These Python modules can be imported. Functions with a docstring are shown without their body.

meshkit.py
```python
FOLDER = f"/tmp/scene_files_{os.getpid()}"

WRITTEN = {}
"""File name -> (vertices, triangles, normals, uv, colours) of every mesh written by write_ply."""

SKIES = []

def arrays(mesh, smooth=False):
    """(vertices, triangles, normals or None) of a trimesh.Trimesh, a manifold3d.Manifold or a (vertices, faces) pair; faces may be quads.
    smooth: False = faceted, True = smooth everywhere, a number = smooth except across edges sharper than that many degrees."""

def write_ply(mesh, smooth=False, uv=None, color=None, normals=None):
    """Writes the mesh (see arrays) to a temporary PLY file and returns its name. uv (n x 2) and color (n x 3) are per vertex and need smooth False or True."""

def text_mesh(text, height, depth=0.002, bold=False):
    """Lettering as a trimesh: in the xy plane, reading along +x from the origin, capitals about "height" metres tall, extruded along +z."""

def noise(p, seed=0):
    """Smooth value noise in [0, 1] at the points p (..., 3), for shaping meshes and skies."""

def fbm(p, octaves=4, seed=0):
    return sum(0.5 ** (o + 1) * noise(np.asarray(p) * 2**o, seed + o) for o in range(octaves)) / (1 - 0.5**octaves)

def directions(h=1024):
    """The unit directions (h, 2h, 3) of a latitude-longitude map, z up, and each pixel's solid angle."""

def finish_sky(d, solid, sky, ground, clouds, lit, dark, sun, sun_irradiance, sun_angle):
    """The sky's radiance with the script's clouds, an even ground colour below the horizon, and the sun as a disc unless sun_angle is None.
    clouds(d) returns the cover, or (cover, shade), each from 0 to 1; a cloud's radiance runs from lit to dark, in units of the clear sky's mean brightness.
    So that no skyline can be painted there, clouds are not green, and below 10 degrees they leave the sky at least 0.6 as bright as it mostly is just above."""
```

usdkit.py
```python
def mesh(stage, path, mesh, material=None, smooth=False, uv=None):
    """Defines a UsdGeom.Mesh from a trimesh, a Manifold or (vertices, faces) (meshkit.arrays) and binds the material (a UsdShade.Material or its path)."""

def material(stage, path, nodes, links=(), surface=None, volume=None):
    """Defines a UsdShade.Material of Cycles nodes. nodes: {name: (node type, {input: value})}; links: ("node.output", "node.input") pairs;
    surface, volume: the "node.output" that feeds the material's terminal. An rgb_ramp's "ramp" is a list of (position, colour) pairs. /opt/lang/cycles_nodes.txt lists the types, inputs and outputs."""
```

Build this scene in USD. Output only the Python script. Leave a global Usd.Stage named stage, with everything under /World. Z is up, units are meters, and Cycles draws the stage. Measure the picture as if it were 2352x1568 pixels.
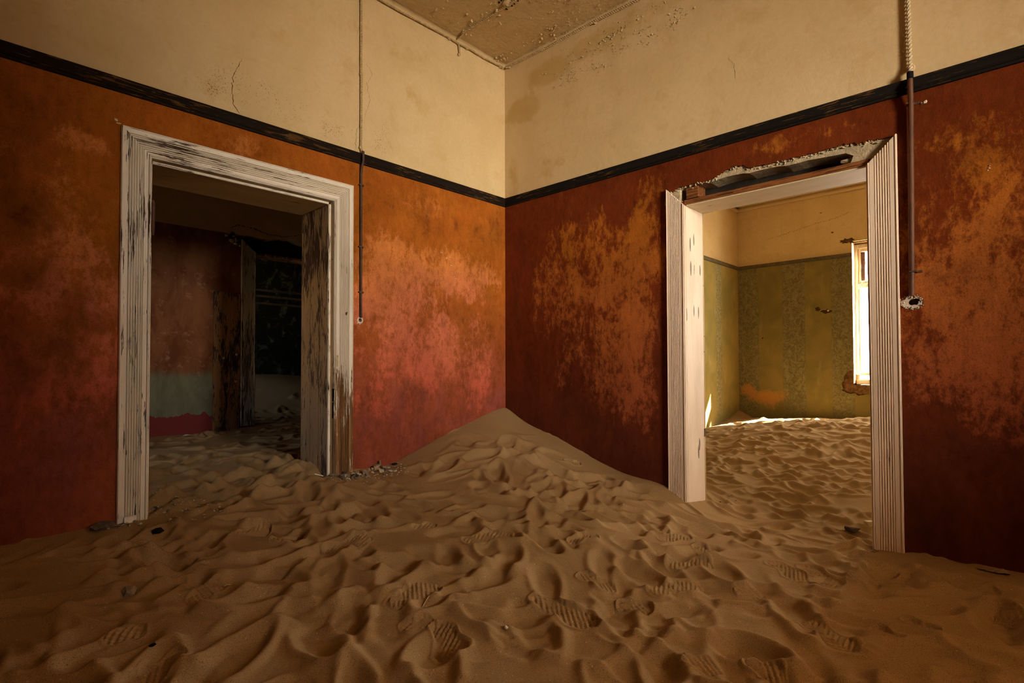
import math, numpy as np, trimesh, usdkit, meshkit
from pxr import Usd, UsdGeom, UsdLux, UsdShade, Gf, Sdf, Vt
from scipy.interpolate import RBFInterpolator
from scipy.ndimage import gaussian_filter, map_coordinates
from shapely.geometry import Polygon, box as sbox
import shapely.affinity

stage = Usd.Stage.CreateInMemory()
UsdGeom.SetStageUpAxis(stage, UsdGeom.Tokens.z)
UsdGeom.Xform.Define(stage, '/World')
UsdGeom.Scope.Define(stage, '/World/Looks')
rng = np.random.default_rng(7)

# ------------------------------------------------------------------ camera
EYE = np.array([-3.4411, -3.3443, 1.5])
def camera():
    yaw, pitch, roll = 0.7593, 0.0227, -0.0028
    f = np.array([math.cos(yaw) * math.cos(pitch), math.sin(yaw) * math.cos(pitch), math.sin(pitch)])
    r = np.cross(f, [0, 0, 1]); r /= np.linalg.norm(r); u = np.cross(r, f)
    c, s = math.cos(roll), math.sin(roll)
    r, u = c * r + s * u, -s * r + c * u
    cam = UsdGeom.Camera.Define(stage, '/World/camera')
    m = Gf.Matrix4d(*r, 0, *u, 0, *(-f), 0, *EYE, 1)
    cam.AddTransformOp().Set(m)
    cam.CreateHorizontalApertureAttr(36.0); cam.CreateFocalLengthAttr(19.5662)
    cam.CreateVerticalApertureOffsetAttr(0.508)
    cam.CreateClippingRangeAttr((0.05, 1000))
    cam.CreateExposureAttr(-0.13)
camera()

# ------------------------------------------------------------------ light
SUN_DIR = np.array([-0.553, 0.833, -0.82])          # travel direction
def aim(prim, d, pos=(0, 0, 0), up=(0, 0, 1)):
    b = -np.asarray(d, float); b /= np.linalg.norm(b)
    r = np.cross(up, b); r /= np.linalg.norm(r); u = np.cross(b, r)
    UsdGeom.Xformable(prim).AddTransformOp().Set(Gf.Matrix4d(*r, 0, *u, 0, *b, 0, *map(float, pos), 1))
dome = UsdLux.DomeLight.Define(stage, '/World/sky')
dome.CreateColorAttr(Gf.Vec3f(0.80, 0.88, 1.0)); dome.CreateIntensityAttr(1.3)
sun = UsdLux.DistantLight.Define(stage, '/World/sun')
sun.CreateAngleAttr(0.53); sun.CreateColorAttr(Gf.Vec3f(1.0, 0.86, 0.66)); sun.CreateIntensityAttr(30.0); sun.CreateNormalizeAttr(True)
aim(sun, SUN_DIR)
def rect_light(name, pos, d, w, h, power, col):
    l = UsdLux.RectLight.Define(stage, '/World/' + name)
    l.CreateWidthAttr(w); l.CreateHeightAttr(h); l.CreateIntensityAttr(power); l.CreateColorAttr(Gf.Vec3f(*col))
    aim(l, d, pos)
DAY = (1.0, 0.885, 0.70)
rect_light('daylight_window', (-3.0, -8.8, 2.75), (3.0, 8.8, -0.85), 1.8, 2.2, 112.0, DAY)
rect_light('added_fill_dark_room', (-3.72, 1.7, 1.45), (1, .25, .12), .9, .8, 0.34, (1.0, .84, .58))  # added fill lamp, brightens the dark room from an unseen side
rect_light('added_fill_furthest_room', (-1.92, 5.0, 2.3), (1, .1, -.4), .7, 1.0, 0.16, (1.0, .95, .8))  # faint lamp added out of view to lift the furthest room
rect_light('daylight_side_window', (4.98, -2.23, 2.2), (-1, 0, -0.2), 1.1, 1.6, 34.0, (1.0, 0.93, 0.78))

# ------------------------------------------------------------------ helpers
used = {}
def numbered(path):
    k = used.get(path, 0); used[path] = k + 1
    return path if k == 0 else f'{path}_{k:03d}'
LOC = {}
def tag(prim, label=None, cat=None, group=None, kind=None):
    for k, v in (('label', label), ('category', cat), ('group', group), ('kind', kind)):
        if v: prim.SetCustomDataByKey(k, v)
    return prim
def thing(name, label=None, cat=None, loc=(0, 0, 0), group=None, kind=None):
    p = numbered('/World/' + name)
    x = UsdGeom.Xform.Define(stage, p); x.AddTranslateOp().Set(Gf.Vec3d(*map(float, loc)))
    LOC[p] = np.asarray(loc, float)
    tag(x.GetPrim(), label, cat, group, kind)
    return p
def arr(mesh):
    return meshkit.arrays(mesh, False)[:2]
def part(parent, name, mesh, mat, label=None, kind=None, smooth=False, loc=None):
    p = numbered(f'{parent}/{name}')
    top = parent
    while top not in LOC and top.count('/') > 1: top = top.rsplit('/', 1)[0]
    o = LOC.get(top, np.zeros(3))
    v, f = arr(mesh)
    m = usdkit.mesh(stage, p, (v - o, f), mat, smooth)
    tag(m.GetPrim(), label, kind=kind)
    return p
def solo(name, mesh, mat, label=None, cat=None, group=None, kind=None, smooth=False):
    p = numbered('/World/' + name)
    m = usdkit.mesh(stage, p, mesh, mat, smooth)
    tag(m.GetPrim(), label, cat, group, kind)
    return p
def bx(x0, x1, y0, y1, z0, z1):
    m = trimesh.creation.box([abs(x1 - x0), abs(y1 - y0), abs(z1 - z0)])
    m.apply_translation([(x0 + x1) / 2, (y0 + y1) / 2, (z0 + z1) / 2]); return m
def bevel_box(x0, x1, y0, y1, z0, z1, b=0.003):
    lo, hi = np.minimum([x0, y0, z0], [x1, y1, z1]), np.maximum([x0, y0, z0], [x1, y1, z1])
    pts = []
    for sx in (0, 1):
        for sy in (0, 1):
            for sz in (0, 1):
                c = np.where([sx, sy, sz], hi, lo); d = np.where([sx, sy, sz], -b, b)
                for k in range(3):
                    q = c + d; q[k] = c[k]; pts.append(q)
    return trimesh.convex.convex_hull(np.array(pts))
def cat(*ms):
    ms = [m for m in ms if m is not None]
    return trimesh.util.concatenate([m if isinstance(m, trimesh.Trimesh) else trimesh.Trimesh(*m, process=False) for m in ms])
def extrude(poly, axis, a, b):
    """polygon in (u, z) extruded along the wall normal; axis 'y' -> u is x, axis 'x' -> u is y."""
    m = trimesh.util.concatenate([trimesh.creation.extrude_polygon(g, b - a, engine='earcut') for g in getattr(poly, 'geoms', [poly])])
    v = m.vertices.copy(); n = np.empty_like(v)
    if axis == 'y': n[:, 0], n[:, 1], n[:, 2] = v[:, 0], a + v[:, 2], v[:, 1]; flip = True
    else: n[:, 0], n[:, 1], n[:, 2] = a + v[:, 2], v[:, 0], v[:, 1]; flip = False
    return trimesh.Trimesh(n, m.faces[:, ::-1] if flip else m.faces, process=False)
def subdivide(m, size):
    v, f = trimesh.remesh.subdivide_to_size(m.vertices, m.faces, size, max_iter=14)
    return trimesh.Trimesh(v, f, process=False)
def tube(pts, r, n=8, caps=True):
    pts = np.asarray(pts, float); k = len(pts)
    r = np.broadcast_to(r, k)
    t = np.gradient(pts, axis=0); t /= np.linalg.norm(t, axis=1, keepdims=True) + 1e-12
    up = np.array([0, 0, 1.0]) if abs(t[0, 2]) < .9 else np.array([1.0, 0, 0])
    a = np.cross(t, up); a /= np.linalg.norm(a, axis=1, keepdims=True) + 1e-12; b = np.cross(t, a)
    th = np.arange(n) / n * 2 * np.pi
    v = (pts[:, None] + r[:, None, None] * (np.cos(th)[None, :, None] * a[:, None] + np.sin(th)[None, :, None] * b[:, None])).reshape(-1, 3)
    f = []
    for i in range(k - 1):
        for j in range(n):
            p, q = i * n + j, i * n + (j + 1) % n
            f += [[p, p + n, q], [q, p + n, q + n]]
    if caps:
        v = np.vstack([v, pts[0], pts[-1]])
        for j in range(n):
            f += [[len(v) - 2, j, (j + 1) % n], [len(v) - 1, (k - 1) * n + (j + 1) % n, (k - 1) * n + j]]
    return trimesh.Trimesh(v, np.array(f)[:, ::-1], process=False)
def twisted(pts, r, pitch=0.035):
    """two strands twisted round one another along the path"""
    pts = np.asarray(pts, float)
    L = np.r_[0, np.cumsum(np.linalg.norm(np.diff(pts, axis=0), axis=1))]
    s = np.linspace(0, L[-1], max(8, int(L[-1] / pitch * 6)))
    c = np.stack([np.interp(s, L, pts[:, k]) for k in range(3)], 1)
    t = np.gradient(c, axis=0); t /= np.linalg.norm(t, axis=1, keepdims=True)
    up = np.array([0.3, 0.5, 0.81]) if abs(t[0, 2]) < .9 else np.array([1.0, 0.2, 0])
    a = np.cross(t, up); a /= np.linalg.norm(a, axis=1, keepdims=True); b = np.cross(t, a)
    ph = s / pitch * 2 * np.pi
    o = r * .62 * (np.cos(ph)[:, None] * a + np.sin(ph)[:, None] * b)
    return cat(tube(c + o, r * .68, 6), tube(c - o, r * .68, 6))
def lathe(profile, pos, axis, n=16):
    pr = np.asarray(profile, float)
    m = trimesh.creation.revolve(pr, sections=n)
    T = trimesh.geometry.align_vectors([0, 0, 1], axis); m.apply_transform(T); m.apply_translation(pos); return m
def rock(seed, size, flat=1.0, sub=2):
    r = np.random.default_rng(seed)
    p = r.normal(size=(14 if sub < 3 else 22, 3)); p /= np.linalg.norm(p, axis=1, keepdims=True)
    p *= r.uniform(.75, 1.1, (len(p), 1))
    h = trimesh.convex.convex_hull(p * np.asarray(size) * [1, 1, flat])
    return h

class Ref(str): pass
class G:
    """small builder for Cycles node graphs"""
    def __init__(s): s.n, s.l, s.k = {}, [], 0
    def __call__(s, kind, out, **inp):
        name = f'n{s.k}'; s.k += 1; const = {}
        for a, b in inp.items():
            if isinstance(b, Ref): s.l.append((str(b), f'{name}.{a}'))
            else: const[a] = b
        s.n[name] = (kind, const); return Ref(f'{name}.{out}')
    def pos(s): return s('geometry', 'position')
    def scl(s, v, sc, loc=(0, 0, 0)): return s('mapping', 'vector', vector=v, scale=sc, location=loc)
    def noise(s, v, scale, detail=4., rough=.5, dist=0., out='fac'): return s('noise_texture', out, vector=v, scale=float(scale), detail=float(detail), roughness=float(rough), distortion=float(dist))
    def ss(s, x, a, b, lo=0., hi=1.): return s('map_range', 'result', range_type='smoothstep', value=x, from_min=float(a), from_max=float(b), to_min=float(lo), to_max=float(hi), clamp=True)
    def lin(s, x, a, b, lo=0., hi=1.): return s('map_range', 'result', range_type='linear', value=x, from_min=float(a), from_max=float(b), to_min=float(lo), to_max=float(hi), clamp=True)
    def m(s, op, a, b=0.5, c=0.): return s('math', 'value', math_type=op, value1=a, value2=b, value3=c)
    def mix(s, f, a, b, t='mix'): return s('mix_color', 'result', blend_type=t, fac=f, a=a, b=b)
    def ramp(s, f, stops): return s('rgb_ramp', 'color', fac=f, ramp=stops)
    def bump(s, h, strength=.5, dist=.01, normal=None):
        kw = dict(height=h, strength=float(strength), distance=float(dist))
        if normal is not None: kw['normal'] = normal
        return s('bump', 'normal', **kw)
    def out(s, name, color, rough=.9, normal=None, spec=.2, **kw):
        if rough >= .85:                                             # chalky surfaces: plain diffuse
            d = dict(color=color) if normal is None else dict(color=color, normal=normal)
            return usdkit.material(stage, '/World/Looks/' + name, s.n, s.l, surface=str(s('diffuse_bsdf', 'BSDF', **d)))
        a = dict(base_color=color, roughness=rough, specular_ior_level=spec, **kw)
        if normal is not None: a['normal'] = normal
        r = s('principled_bsdf', 'BSDF', **a)
        return usdkit.material(stage, '/World/Looks/' + name, s.n, s.l, surface=str(r))
def grey(v): return (v, v, v)

# ------------------------------------------------------------------ materials
RAIL_Z0, RAIL_Z1, CEIL = 2.897, 2.966, 4.13
def cream(g, P, wear=None, tint=(1, 1, 1)):
    t = np.array(tint)
    n = g.noise(P, 1.6, 4, .6, .4); n2 = g.noise(P, 5.0, 6, .68); n3 = g.noise(P, 38, 3, .6)
    c = g.mix(g.ss(n, .35, .7), tuple(np.array([.64, .485, .275]) * t), tuple(np.array([.58, .425, .225]) * t))
    c = g.mix(g.m('multiply', g.ss(n2, .52, .68), .55), c, tuple(np.array([.54, .375, .17]) * t))
    c = g.mix(g.m('multiply', g.ss(n3, .3, .75), .16), c, tuple(np.array([.42, .28, .12]) * t))
    if wear is not None:
        sep = g('separate_color', 'r', color=wear); k = str(sep).split('.')[0]
        st = g.ss(g.m('add', g.m('multiply', sep, .75), g.m('multiply', n2, .6)), .55, .82)
        c = g.mix(g.m('multiply', st, .55), c, (.44, .28, .075))
        sp = g.m('add', g.m('multiply', g.noise(P, 110, 2, .6), .7), g.m('multiply', n2, .3))
        gr = g.m('multiply', g.m('greater_than', g.m('add', sp, g.m('multiply', Ref(k + '.g'), .17)), .735), .7)
        c = g.mix(gr, c, (.13, .085, .04))
        c = g.mix(Ref(k + '.b'), c, (.10, .06, .03))
    return c, n2, n3

def paint_wall(name, cols, fine=1.0):
    """cream above the picture rail, worn wash below; the mesh's colour 'wear' says where which coat shows"""
    g = G(); P = g.pos(); wear = g('attribute', 'color', attribute='wear')
    z = g('separate_xyz', 'z', vector=P)
    cc, c2, c3 = cream(g, P, wear)
    r = g('separate_color', 'r', color=wear); k = str(r).split('.')[0]; gg, bb = Ref(k + '.g'), Ref(k + '.b')
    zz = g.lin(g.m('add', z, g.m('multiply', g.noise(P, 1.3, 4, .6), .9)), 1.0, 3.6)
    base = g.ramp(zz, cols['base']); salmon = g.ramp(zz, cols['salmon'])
    Pv = g.scl(P, (1, 1, .62))
    n1 = g.noise(Pv, 5.2, 7, .66, .4); n2 = g.noise(Pv, 4.0, 7, .68, .5); n4 = g.noise(P, 130, 2, .6); n5 = g.noise(Pv, 24, 5, .76, .2); n6 = g.noise(Pv, 2.6, 6, .7, .3)
    vs = g.noise(g.scl(P, (9, 9, .7)), 2.0, 6, .6)                 # run-down streaks
    S = g.ss(g.m('add', g.m('multiply', r, .30), g.m('add', g.m('multiply', n1, .75), g.m('multiply', n5, .50))), .755, .93)
    D = g.ss(g.m('add', g.m('multiply', gg, .27), g.m('add', g.m('multiply', n2, .75), g.m('multiply', n5, .50))), .77, .97)
    c = g.mix(g.m('multiply', g.ss(n1, .3, .62), .55), base, cols['base2'])
    c = g.mix(g.m('multiply', S, .88), c, salmon)
    c = g.mix(g.m('multiply', D, .82), c, cols['dark'])
    c = g.mix(g.m('multiply', g.ss(vs, .55, .72), .22), c, cols['dark'])
    c = g.mix(g.m('multiply', g.ss(n5, .56, .72), .30), c, cols['dark'])
    c = g.mix(g.m('multiply', g.ss(n4, .48, .70), .36), c, cols['dark'])
    tone = g.lin(g.m('add', g.m('multiply', n6, .62), g.m('multiply', n5, .38)), .34, .66, .55, 1.36)
    c = g.mix(1.0, c, tone, 'multiply')
    c = g.mix(bb, c, (.60, .45, .30))                             # bare lime plaster where the wash has flaked
    up = g.m('greater_than', z, 2.93)
    col = g.mix(up, c, cc)
    nb = g.noise(P, 26, 5, .6)
    h = g.m('add', g.m('multiply', nb, .6), g.m('add', g.m('multiply', n4, .25), g.m('multiply', n5, g.m('multiply', g.m('subtract', 1.0, up), .9))))
    nm = g.bump(h, .5, .008 * fine)
    return g.out(name, col, .86, nm, .25)
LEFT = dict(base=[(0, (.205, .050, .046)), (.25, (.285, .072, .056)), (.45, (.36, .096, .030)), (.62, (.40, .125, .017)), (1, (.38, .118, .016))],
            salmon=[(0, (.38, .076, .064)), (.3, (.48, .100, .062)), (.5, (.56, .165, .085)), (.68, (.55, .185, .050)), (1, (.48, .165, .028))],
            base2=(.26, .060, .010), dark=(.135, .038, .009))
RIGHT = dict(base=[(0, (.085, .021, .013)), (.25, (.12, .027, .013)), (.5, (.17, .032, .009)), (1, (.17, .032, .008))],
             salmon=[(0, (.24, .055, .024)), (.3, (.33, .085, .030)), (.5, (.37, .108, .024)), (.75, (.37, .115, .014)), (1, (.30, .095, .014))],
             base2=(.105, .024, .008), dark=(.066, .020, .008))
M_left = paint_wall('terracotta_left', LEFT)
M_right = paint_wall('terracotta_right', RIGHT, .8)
DARKR = dict(LEFT, base2=(.16, .04, .012), dark=(.09, .03, .012))

def plain(name, color, rough=.9, var=.25, scale=12, bump=.3, bd=.006, spec=.2, scl=(1, 1, 1)):
    g = G(); P = g.scl(g.pos(), scl); n = g.noise(P, scale, 7, .62, .3); n2 = g.noise(P, scale * 7, 3, .6)
    c = g.mix(g.ss(n, .3, .7), tuple(np.array(color) * (1 + var)), tuple(np.array(color) * (1 - var)))
    c = g.mix(g.m('multiply', g.ss(n2, .5, .75), .4), c, tuple(np.array(color) * .55))
    return g.out(name, c, rough, g.bump(g.m('add', n, g.m('multiply', n2, .5)), bump, bd), spec)
def cream_mat(name, tint=(1, 1, 1), bd=.010, bs=.5):
    g = G(); P = g.pos(); c, n2, n3 = cream(g, P, None, tint)
    h = g.m('add', g.noise(P, 22, 6, .65), g.m('multiply', n3, .6))
    return g.out(name, c, .92, g.bump(h, bs, bd), .15)
M_cream = cream_mat('cream_plaster')
M_ceiling = cream_mat('ceiling_plaster', (.86, .85, .78), .010, .6)
M_flake = plain('flaking_distemper', (.62, .47, .26), .95, .15, 30)
M_bare = plain('bare_plaster', (.46, .37, .24), .95, .25, 18, .6, .012)
M_socket = plain('white_lime_plaster', (.66, .56, .46), .95, .2, 40, .6, .006)
M_darkvoid = plain('near_black_brick', (.035, .028, .022), .95, .3, 9)  # near-black tone for the lintel hollows and furthest-room surfaces
M_stone = plain('rubble_stone_grey', (.26, .20, .14), .95, .35, 40, .5, .004)
M_stone2 = plain('rubble_stone_pale', (.50, .42, .33), .95, .25, 40, .5, .004)
M_stone3 = plain('rubble_stone_dark', (.13, .10, .08), .95, .35, 40, .5, .004)
M_black = plain('charred_black', (.012, .012, .012), .9, .3, 40, .6, .004)
M_rust = plain('rusted_iron', (.10, .045, .025), .75, .45, 30, .6, .003, .4)
M_pipe_r = plain('painted_conduit_terracotta', (.105, .036, .014), .6, .35, 22, .4, .002, .4, (1, 1, .3))
M_pipe_l = plain('rusted_conduit', (.055, .028, .02), .65, .5, 26, .5, .003, .4, (1, 1, .3))
M_porcelain = plain('painted_porcelain', (.50, .36, .19), .6, .15, 30, .2, .002, .4)
M_cord = plain('limewashed_cord', (.50, .36, .19), .9, .2, 40, .3, .002)
M_cordw = plain('whitened_cord', (.56, .45, .30), .9, .2, 40, .3, .002)
M_paper = plain('torn_paper', (.72, .68, .60), .9, .08, 20, .2, .002)
M_straw = plain('dry_straw', (.62, .50, .30), .9, .15, 40, .2, .001)
M_brick = plain('crumbling_brown_brick', (.16, .085, .035), .95, .45, 25, .8, .012)

def wood_paint(name, axis, paint, bare, amount, crack=.5, stretch=26, spots=0., extra=None, rough=.62, spec=.35):
    """weathered paint over timber: flakes stretched along the grain (axis x, y or z)"""
    g = G(); P = g.pos()
    s = {'x': (1 / stretch, 1, 1), 'y': (1, 1 / stretch, 1), 'z': (1, 1, 1 / stretch)}[axis]
    s2 = {'x': (.22, 1, 1), 'y': (1, .22, 1), 'z': (1, 1, .22)}[axis]
    Pg = g.scl(P, s)
    n1 = g.noise(Pg, 140, 4, .6, .1); n2 = g.noise(g.scl(P, s2), 16, 5, .7, .6); n3 = g.noise(g.scl(P, s2), 70, 4, .65, .2); nl = g.noise(P, 1.7, 3, .5)
    wornness = g.m('add', g.m('multiply', n1, crack), g.m('add', g.m('multiply', n2, 1 - crack), g.m('multiply', g.m('subtract', nl, .5), .35)))
    wornness = g.m('add', wornness, g.m('multiply', g.m('subtract', n3, .5), .22))
    if extra is not None:
        a = g('attribute', 'color', attribute='wear'); wornness = g.m('add', wornness, g.m('multiply', g('separate_color', 'r', color=a), extra))
    W = g.ss(wornness, 1 - amount, 1 - amount + .035)
    pc = g.mix(g.ss(g.noise(g.scl(P, s2), 9, 6, .6), .35, .7), tuple(paint), tuple(np.array(paint) * (.86, .84, .80)))
    bc = g.mix(g.ss(n1, .35, .65), tuple(bare), tuple(np.array(bare) * .45))
    c = g.mix(W, pc, bc)
    if spots:
        v = g('voronoi_texture', 'distance', vector=g.scl(P, s2), scale=14.0, randomness=1.0)
        c = g.mix(g.m('multiply', g.m('less_than', g.m('add', v, g.m('multiply', n3, .12)), .12 * spots), .85), c, tuple(np.array(bare) * .5))
    h = g.m('add', g.m('multiply', W, -.8), g.m('multiply', n1, .6))
    return g.out(name, c, rough, g.bump(h, .6, .003), spec)
WHITE = (.84, .77, .66)
M_wl_z = wood_paint('peeling_white_upright', 'z', WHITE, (.13, .065, .03), .455, .62)
M_wl_x = wood_paint('peeling_white_head', 'x', WHITE, (.13, .065, .03), .435, .62)
M_wl_zb = wood_paint('stripped_white_upright', 'z', (.74, .66, .55), (.30, .15, .055), .40, .45, extra=.24)
M_wr_z = wood_paint('pinkish_white_upright', 'z', (.74, .59, .46), (.16, .08, .04), .345, .5, spots=.9)
M_wr_j = wood_paint('pinkish_white_jamb', 'z', (.80, .66, .53), (.17, .10, .05), .36, .4, spots=1.7)
M_wr_hy = wood_paint('cream_soffit_board', 'y', (.66, .52, .33), (.12, .07, .03), .40, .5)
M_wood_y = wood_paint('bare_redwood', 'y', (.26, .09, .022), (.16, .05, .015), .5, .7)
M_jamb_br = wood_paint('tan_painted_jamb', 'z', (.36, .24, .12), (.075, .028, .014), .495, .42, 14)
M_soffit_br = wood_paint('tan_painted_soffit', 'x', (.50, .34, .15), (.06, .035, .015), .385, .5)
M_rail_x = wood_paint('black_rail_x', 'x', (.020, .014, .011), (.20, .10, .035), .45, .6, 16, rough=.85, spec=.12)
M_rail_y = wood_paint('black_rail_y', 'y', (.016, .013, .011), (.20, .10, .035), .43, .6, 16, rough=.85, spec=.12)
M_plank = wood_paint('burnt_plank', 'z', (.22, .10, .035), (.02, .012, .008), .50, .35, 9)
M_wd_z = wood_paint('grey_peeling_upright', 'z', (.40, .35, .27), (.10, .06, .035), .48, .6)
M_winframe = wood_paint('yellowed_window_paint', 'z', (.70, .56, .34), (.26, .12, .04), .41, .5, 14)
M_rail_far = plain('olive_rail', (.10, .075, .03), .7, .25, 20, .3, .003, .3)

def green_wall(name, axis, edges=(), gain=1.0):
    """olive wash with stencilled bands (rough and plain in turn) under cream; edges: the bands' limits"""
    g = G(); P = g.pos(); xyz = g('separate_xyz', 'z', vector=P); k = str(xyz).split('.')[0]
    u = Ref(k + '.' + axis); z = xyz
    wear = g('attribute', 'color', attribute='wear'); r = g('separate_color', 'r', color=wear); kk = str(r).split('.')[0]
    cc, c2, c3 = cream(g, P, None, (.98, .98, .90))
    band = None
    for a, b in edges:
        e = g.m('multiply', g.ss(u, a - .004, a + .004), g.ss(u, b - .004, b + .004, 1, 0))
        band = e if band is None else g.m('add', band, e)
    sw = g.noise(P, 13, 5, .62, 2.6); n = g.noise(P, 2.3, 7, .62, .4); n2 = g.noise(g.scl(P, (1, 1, .3)), 7, 5, .66)
    plainc = g.mix(g.ss(n, .3, .7), (.235, .175, .050), (.165, .135, .038))
    rough = g.mix(g.ss(sw, .32, .68), (.130, .105, .038), (.225, .190, .080))
    c = g.mix(band, plainc, rough)
    c = g.mix(g.m('multiply', g.ss(n2, .54, .72), .45), c, (.29, .235, .105))
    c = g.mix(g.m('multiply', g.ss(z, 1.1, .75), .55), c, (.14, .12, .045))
    o = g.ss(g.m('add', g.m('multiply', r, .62), g.m('multiply', g.m('add', n2, sw), .36)), .56, .80)
    c = g.mix(g.m('multiply', o, .85), c, (.44, .20, .045))
    c = g.mix(Ref(kk + '.g'), c, (.055, .028, .012))
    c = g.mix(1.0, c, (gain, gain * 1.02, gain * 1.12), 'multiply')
    c = g.mix(g.m('greater_than', z, 2.94), c, cc)
    h = g.m('add', g.noise(P, 24, 6, .65), g.m('multiply', g.m('multiply', sw, band), .8))
    return g.out(name, c, .9, g.bump(h, .5, .012), .2)
M_green = green_wall('olive_banded_wall', 'y', [(-.451, -.165), (-1.06, -.772), (-1.63, -1.374)])
M_green2 = green_wall('olive_wall_side_lit', 'x', [(3.93, 4.12)], 1.45)  # side wall: sunlit brightness put into the colour, with faded paint

def dark_room_wall(name):
    g = G(); P = g.pos(); z = g('separate_xyz', 'z', vector=P)
    n = g.noise(g.scl(P, (1, 1, .5)), 4.5, 6, .66, .4); n2 = g.noise(P, 11, 5, .66); e = g.noise(g.scl(P, (1, 1, .35)), 16, 6, .6)
    zz = g.m('add', z, g.m('multiply', g.m('subtract', e, .5), .16))
    red = g.mix(g.ss(n, .35, .66), (.13, .045, .022), (.22, .095, .045))
    red = g.mix(g.m('multiply', g.ss(n2, .56, .7), .5), red, (.34, .21, .13))
    grn = g.mix(g.ss(n, .35, .66), (.115, .115, .078), (.175, .17, .115))
    c = g.mix(g.ss(zz, 1.40, 1.52), grn, red)
    c = g.mix(g.m('greater_than', zz, 1.035), (.16, .030, .030), c)
    cc, _, _ = cream(g, P, None, (.9, .9, .85))
    c = g.mix(g.m('greater_than', z, 2.966), c, cc)
    return g.out(name, c, .9, g.bump(n2, .5, .012), .2)
M_droom = dark_room_wall('inner_room_wash')

def sand_mat():
    g = G(); P = g.pos()
    n = g.noise(P, 1.1, 5, .55); gr = g.noise(P, 300, 2, .7); g2 = g.noise(P, 150, 3, .6); sp = g('voronoi_texture', 'distance', vector=P, scale=120.0, randomness=1.0)
    rnd = g('voronoi_texture', 'color', vector=P, scale=120.0, randomness=1.0)
    c = g.mix(g.ss(n, .35, .68), (.378, .252, .128), (.32, .207, .098))
    c = g.mix(g.m('multiply', g.ss(gr, .48, .68), .75), c, (.15, .09, .042))
    c = g.mix(g.m('multiply', g.ss(g2, .55, .75), .25), c, (.42, .27, .14))
    rs = g('separate_color', 'r', color=rnd); k = str(rs).split('.')[0]
    lightp = g.m('multiply', g.m('less_than', sp, .22), g.m('greater_than', rs, .965))
    darkp = g.m('multiply', g.m('less_than', sp, .20), g.m('greater_than', Ref(k + '.g'), .975))
    c = g.mix(g.m('multiply', lightp, .8), c, (.68, .58, .44))
    c = g.mix(g.m('multiply', darkp, .8), c, (.04, .03, .02))
    h = g.m('add', g.m('multiply', gr, .6), g2)
    return g.out('sand', c, .95, g.bump(h, .35, .0022), .12)
M_sand = sand_mat()
M_outside = plain('desert_ground', (.45, .34, .22), .95, .1, 3)

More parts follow.
